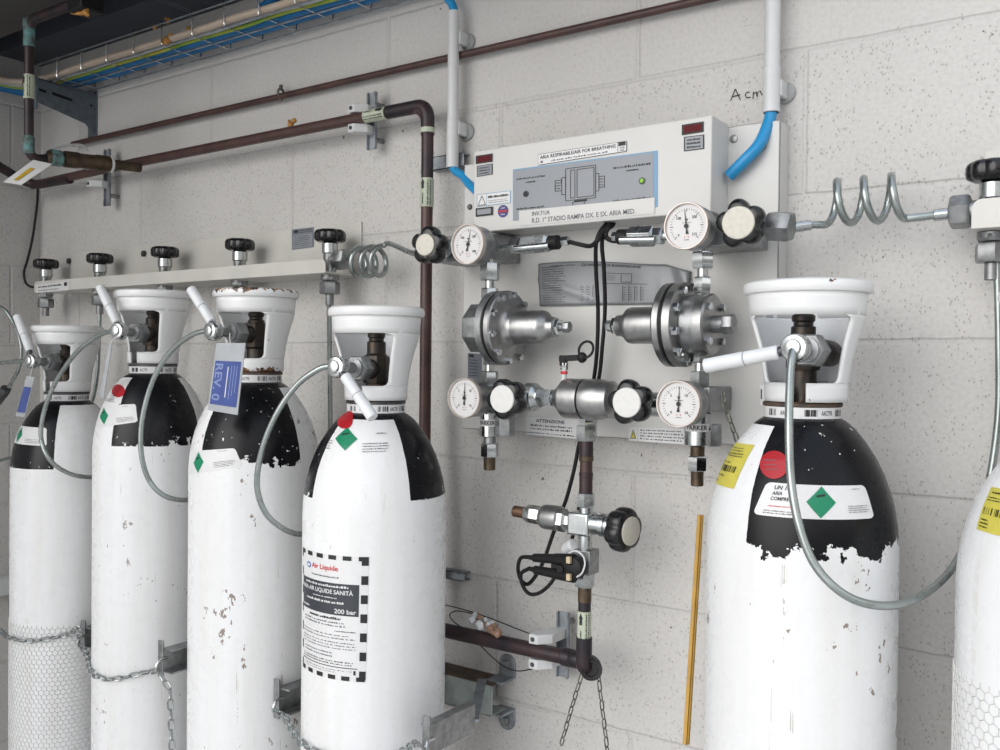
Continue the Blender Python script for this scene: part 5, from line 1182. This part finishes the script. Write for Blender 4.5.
# ---- filter between the lower knobs
x_ = lambda p: V(p, 399).x
zf = V(585, 399).z; flt = thing('inline_filter', (x_(585), yv_, zf - .031), 'fat steel inline filter between the two lower star knobs', 'filter')
mb = MB(); mb.lathe([(.014, x_(556)), (.0165, x_(558)), (.0305, x_(566)), (.031, x_(568)), (.031, x_(585) - .001)], (0, yv_, zf), (1, 0, 0), 48); mb.build('left_cup', STEEL, flt)
mb = MB(); mb.lathe([(.0292, x_(585) - .002), (.0292, x_(586) + .001)], (0, yv_, zf), (1, 0, 0), 40); mb.build('seal', RUBBER, flt)
mb = MB(); mb.lathe([(.0305, x_(586)), (.031, x_(587)), (.031, x_(602)), (.0285, x_(605)), (.0285, x_(613)), (.022, x_(616)), (.012, x_(618))], (0, yv_, zf), (1, 0, 0), 48); mb.build('right_cup', STEEL, flt)
mb = MB(); mb.hexn((x_(540), yv_, zf), (x_(553), yv_, zf), .0150); mb.cyl((x_(550), yv_, zf), (x_(558), yv_, zf), .0085, 18); mb.build('hex_fitting', ZINC, flt)
mb = MB(); mb.lathe([(.013, x_(512)), (.0195, x_(514)), (.0195, x_(526)), (.0225, x_(528)), (.0225, x_(536)), (.017, x_(539)), (.016, x_(541))], (0, yv_, zf), (1, 0, 0), 36); mb.build('union', ZINC, flt)
mb = MB(); mb.lathe([(.018, x_(640)), (.018, x_(664))], (0, yv_, zf - .004), (1, 0, 0), 32); mb.build('union', ZINC, flt)
p = V(564, 382); mb = MB(); mb.cyl(p, p + Vector((0, 0, .022)), .0042, 14); b_2 = mb.build('test_nipple', PVC, flt); mb = MB(); mb.hexn(p + Vector((0, 0, .012)), p + Vector((0, 0, .017)), .0055); mb.build('red_collar', REDINK, b_2); mb = MB(); mb.hexn(p + Vector((0, 0, .019)), p + Vector((0, 0, .030)), .006); mb.build('cap_nut', CHROME, b_2)
ky = thing('key_handle', V(564, 360), 'black key with a round ring standing on the filter\'s nipple', 'key')
k0 = V(562, 358.5); k1 = V(582, 357.5); mb = MB(); mb.obox(k0.lerp(k1, .45), k1 - k0, (0, 1, 0), (0, 0, 1), (k1 - k0).length * 1.1, .008, .009); mb.obox(k0 + Vector((.003, 0, -.003)), (1, 0, 0), (0, 1, 0), (0, 0, 1), .010, .010, .016); mb.build('bar', RUBBER, ky, bevel=.001); mb = MB(); mb.ball(k1, .0085, sc=(1, .7, 1)); mb.build('hub', RUBBER, ky)
rc_ = V(586, 349.5); mb = MB(); mb.tube([rc_ + Vector((math.cos(a) * .0125, math.sin(a) * .004, math.sin(a) * .0125)) for a in [2 * PI * k / 28 for k in range(28)]], .0020, 8, closed=True); mb.build('ring', RUBBER, ky)

# ---- silvery document film pushed under the regulator
q = [P(540, 264, PO), P(692, 262, PO), P(690, 304, PO), P(541, 306, PO)]
doc = thing('document_film', q[3], 'silvery printed document film, crumpled at its right end, on the panel', 'document')
def dm(u, v, e=0.0):
    tl, tr_, br, bl = q; b = (bl * (1 - u) + br * u) * (1 - v) + (tl * (1 - u) + tr_ * u) * v
    w_ = .004 + .0016 * math.sin(u * 9 + v * 2) + (.0050 * math.sin((u - .80) * 34 + v * 3) * max(0, (u - .80) / .2)) + .003 * max(0, u - .78) * 5
    w_ += .0030 * math.exp(-((v - (.62 - u * 1.25)) / .09) ** 2) * (1 if u < .42 else 0)
    b.z += .0035 * math.sin(u * 5.5) * v - (.012 * max(0, u - .85) / .15 * v)
    return b + Vector((0, -w_ - e, 0))
mb = MB(); N, M = 60, 14; vs = [dm(i / N, j / M) for j in range(M + 1) for i in range(N + 1)]; fs = [(j * (N + 1) + i, j * (N + 1) + i + 1, (j + 1) * (N + 1) + i + 1, (j + 1) * (N + 1) + i) for j in range(M) for i in range(N)]
mb.add(vs, fs); sh = mb.build('film', SILVER, doc, sharp=80); so = sh.modifiers.new('thickness', 'SOLIDIFY'); so.thickness = .0006
pr = Print(dm); pr.small(.03, .06, .20, .92, 16, .0007, 0, .35, .4); pr.text('QUADRO DI INVERSIONE', .30, .88, .70, .95, .0007, 0); pr.small(.08, .90, .26, .94, 1, .0007, 0, .6, 0)
for a in (.30, .34, .38, .58, .62, .66, .70):
    pr.line([(a, .08), (a, .46)], .003, .01, .0007, 0); pr.small(a + .006, .1, a + .022, .44, 6, .0007, 0, .35, .2)
pr.line([(.44, .50), (.74, .50)], .003, .012, .0007, 0); pr.line([(.47, .74), (.64, .74), (.64, .54), (.57, .54), (.57, .70)], .003, .012, .0007, 0); pr.small(.44, .56, .54, .70, 3, .0007, 0, .35)
pr.build('print', INK, doc, smooth=False)

# ================================================================ LOWER VALVE AND ITS PIPES
xc = V(586, 480).x; PXc = 586
LO = .12
def cz(py): return P(586, py, LO).z
pp = thing('copper_pipe', (xc, yv_, cz(655)), 'tarnished pipe dropping from the filter through the lower valve to the elbow', 'pipe')
def seg_(ya, yb2, r, m_, nm, hexa=False):
    mb = MB(); a, b = Vector((xc, yv_, cz(yb2))), Vector((xc, yv_, cz(ya)))
    (mb.hexn(a, b, r, rot=.35) if hexa else mb.cyl(a, b, r, 22, ch=.06)); return mb.build(nm, m_, pp)
seg_(418, 428, .0125, CHROME, 'collar', True); seg_(425, 441, .0165, ZINC, 'nut', True)
seg_(440, 458, .0108, OLDCU, 'tube'); seg_(456, 461, .0113, BRASS, 'solder_ring'); seg_(460, 474, .0098, BROWN, 'tube'); seg_(472, 477, .0108, OLDCU, 'solder_ring'); seg_(475, 494, .0103, OLDCU, 'tube')
seg_(586, 602, .0105, BRASS, 'tube'); seg_(600, 656, .0098, OLDCU, 'tube')
wrap_label((xc, yv_, cz(645)), (xc, yv_, cz(611)), .0101, pp)
lv = thing('needle_valve', (xc, yv_, cz(587)), 'steel cross shaped valve with side star knob below the panel', 'valve')
def part(nm, mb, m_, **k): return mb.build(nm, m_, lv, **k)
X = lambda p: P(p, 525, LO).x
zc2 = cz(523)
mb = MB(); mb.hexn((xc, yv_, cz(507)), (xc, yv_, cz(493)), .0150, rot=.35); mb.cyl((xc, yv_, cz(513)), (xc, yv_, cz(506)), .0095, 18); part('upper_nut', mb, ZINC)
mb = MB(); mb.box((X(572), yv_ - .017, cz(535)), (X(593.5), yv_ + .014, cz(512))); part('body', mb, ZINC, bevel=.004)
mb = MB(); mb.lathe([(.0165, X(558)), (.018, X(559)), (.018, X(566)), (.013, X(568)), (.013, X(574))], (0, yv_, zc2), (1, 0, 0), 6, rot=.3); part('side_hex', mb, ZINC)
mb = MB(); mb.lathe([(.013, X(541)), (.0185, X(544)), (.0195, X(546)), (.0195, X(560))], (0, yv_, zc2 + .002), (1, 0, 0), 36); part('side_cup', mb, STEEL)
mb = MB(); mb.hexn((X(526), yv_, zc2 + .004), (X(541), yv_, zc2 + .003), .0145, rot=.3); part('side_nut', mb, CHROME)
mb = MB(); mb.cyl((X(514), yv_, zc2 + .005), (X(528), yv_, zc2 + .004), .0093, 20); part('open_stub', mb, COPPER)
mb = MB(); mb.lathe([(.0155, X(592)), (.0155, X(601)), (.0180, X(602)), (.0180, X(607)), (.0150, X(608)), (.0150, X(611)), (.0175, X(612)), (.0175, X(616)), (.012, X(618))], (0, yv_, zc2), (1, 0, 0), 32); part('bonnet', mb, ZINC)
ax = Vector((.985, -.17, -.03)).normalized(); ko = Vector((X(615), yv_, zc2 - .002)); mb = MB(); lobed_knob(mb, ko, ax, .0335, .029, 6, rot=.25, amp=.08); kn = part('knob', mb, BLACK, sharp=50)
mb = MB(); mb.lathe([(.0215, .028), (.0215, .0305), (.020, .0315), (0, .032)], ko, ax, 36); mb.build('knob_cap', IVORY, kn)
mb = MB(); mb.cyl((xc, yv_, cz(552)), (xc, yv_, cz(534)), .0105, 22); part('neck', mb, ZINC)
mb = MB(); mb.box((xc - .012, yv_ - .014, cz(573)), (xc + .016, yv_ + .016, cz(549))); part('lower_block', mb, DULL, bevel=.0015)
mb = MB(); mb.hexn((xc, yv_, cz(587)), (xc, yv_, cz(572)), .0160, rot=.35); part('lower_nut', mb, ZINC)
sw = thing('switch_plug', P(552, 575, .13), 'pair of black switch plugs with cream terminals clipped beside the lower valve', 'plug')
for (a, b, nm) in (((530, 557.5), (574, 560), 'upper_plug'), ((531, 569), (574, 577), 'lower_plug')):
    p0, p1 = P(*a, .135), P(*b, .155); d = p1 - p0; L = d.length
    mb = MB(); mb.lathe([(.0038, 0), (.0045, .008), (.0068, .010), (.0078, L * .55), (.0088, L * .62), (.0092, L)], p0, d, 12); mb.build('plug', RUBBER, sw); c_ = P(b[0] - 2, b[1] - 1, .155); mb = MB(); mb.obox(c_ + Vector((0, -.009, 0)), (1, 0, 0), (0, 0, 1), (0, 1, 0), .007, .010, .006); mb.build('terminal', CREAMP, sw, bevel=.0008)
hb = P(574, 567.5, .15); mb = MB(); mb.lathe([(.016, -.010), (.018, -.008), (.018, .008), (.015, .010)], hb, (0, -1, 0), 24); mb.lathe([(.006, .009), (.006, .013)], P(564, 568, .15), (0, -1, 0), 14); mb.obox(P(561, 568, .14), (1, 0, 0), (0, 0, 1), (0, 1, 0), .03, .014, .012); mb.build('hub', RUBBER, sw, bevel=.001)
mb = MB(); mb.tube(spline([P(569, 553, .16), P(576, 551, .165), P(583, 556, .165), P(585, 564, .165), P(582, 573, .165), P(577, 577, .16)], 6), .0014, 8); mb.build('wire_loop', PVC, sw)
mb = MB(); c_ = P(570, 548, .12); mb.lathe([(.006, -.012), (.011, -.008), (.011, .010), (.007, .013)], c_, (.7, -.3, .5), 20); mb.build('white_boot', PVC, sw)

# bottom pipe and elbow
lp0, lp1 = P(445, 632, .085), P(583, 659, .085); zlp = (lp0.z + lp1.z) / 2; ylp = YW - .085
low = thing('copper_pipe', (lp0.x, ylp, zlp), 'dark pipe low on the wall running left behind the labelled cylinder', 'pipe')
mb = MB(); mb.tube(fillet([(-1.30, ylp, zlp), (xc, ylp, zlp), (xc, yv_, zlp + .0), (xc, yv_, zlp + .05)], .014, 6), .0125, 18); mb.build('tube', OLDCU, low)
mb = MB(); mb.lathe([(.0125, 0), (.0145, .002), (.0145, .016), (.0125, .018)], (P(563, 655, .085).x, ylp, zlp), (1, 0, 0), 20); mb.lathe([(.0128, 0), (.0142, .002), (.0142, .03), (.0128, .032)], (xc - .045, ylp, zlp), (1, 0, 0), 20); mb.build('joint', OLDCU, low)
mb = MB(); mb.lathe([(.0165, 0), (.0170, .003), (.0170, .024), (.0150, .028), (.0150, .026), (.011, .0255), (.010, .022), (0, .022)], P(590, 665.5, .10), (.55, -.8, .05), 32); mb.build('end_cap', mat('dark iron cap', (.035, .033, .035), .5, .3, .2), low)
rail_clamp(P(538, 647, .085).x, ylp, zlp, .0125, 'white block clamp on the dark pipe low on the wall')
mb = link_chain([P(582, 674, .10), P(577, 690, .10), P(569, 717, .09), P(561, 745, .08)], .018, .0085, .0011); tag(mb.build('chain', OLDCHAIN), 'thin chain hanging left of the pipe elbow, slanting left', 'chain', 'thin chains below the pipe elbow')
mb = link_chain([P(598, 671, .10), P(600, 690, .10), P(604, 722, .09), P(608, 756, .08)], .018, .0085, .0011); tag(mb.build('chain', OLDCHAIN), 'thin chain hanging right of the pipe elbow, slanting right', 'chain', 'thin chains below the pipe elbow')
# small rail end behind the labelled cylinder
mb = MB(); a = P(440, 569, .02); b = P(464, 582, .02); mb.box((a.x, YW - .02, b.z), (b.x, YW - .017, a.z)); mb.box((a.x, YW - .02, a.z - .003), (b.x, YW, a.z)); mb.box((a.x, YW - .02, b.z), (b.x, YW, b.z + .003)); tag(mb.build('slotted_strip', GALV, bevel=.001), 'end of a grey slotted strip showing right of the labelled cylinder', 'bracket')
# thin wires and a scrap of tape on the bottom pipe
def thinw(pts, label): mb = MB(); mb.tube(spline(pts, 8), .0010, 6); tag(mb.build('thin_wire', RUBBER), label, 'wire', 'thin wires on the low pipe')
thinw([P(436, 604, .03), P(450, 606, .04), P(475, 613, .07), P(500, 622, .09), P(520, 630, .09), P(540, 637, .09)], 'thin dark wire arching above the low dark pipe')
thinw([P(462, 628, .10), P(452, 620, .07), P(450, 614, .05), P(458, 611, .05), P(475, 614, .07)], 'thin dark wire curling into a small loop at the low pipe')
thinw([P(480, 645, .06), P(492, 657, .04), P(505, 667, .03), P(518, 671, .04), P(532, 669, .07)], 'thin dark wire hanging in an arc below the low pipe')
mb = MB()
for k in range(16):
    t = k / 15; c_ = P(474 + 26 * t, 617 + 17 * t, .088); mb.ball(c_ + Vector((random.uniform(-.006, .006), random.uniform(-.008, .008), random.uniform(-.006, .006))), random.uniform(.004, .009), 8, 6, k % 2, lump=.5)
tag(mb.build('tape_scrap', [PVC, mat('stained tape', (.36, .22, .15), .6)]), 'crumpled clear tape and wire scrap lying on the low dark pipe', 'tape scrap')
# yellow strip leaning on the wall
a, b = P(700.5, 515, .03), P(686, 744, .16); mb = MB(); d = (a - b); mb.obox(a.lerp(b, .5), d, (1, .15, 0), (0, 1, 0), d.length, .0075, .004); mb.obox(a.lerp(b, .5) + Vector((.003, -.003, 0)), d, (1, .15, 0), (0, 1, 0), d.length, .0025, .003)
b2 = b + (b - a) * 1.9
mb = MB(); top = a; foot = Vector((b2.x, min(b2.y, YW - .05), .0)); dd = b - a; k = (0 - a.z) / dd.z; foot = a + dd * k
mb.obox(top.lerp(b, .5), dd, (1, .1, 0), (0, 1, 0), dd.length, .0085, .005); mb.obox(top.lerp(b, .5) + Vector((.0015, -.004, 0)), dd, (1, .1, 0), (0, 1, 0), dd.length, .0022, .004)
tag(mb.build('yellow_strip', YELLOW, bevel=.0006), 'narrow yellow strip standing behind the big front cylinder', 'strip')
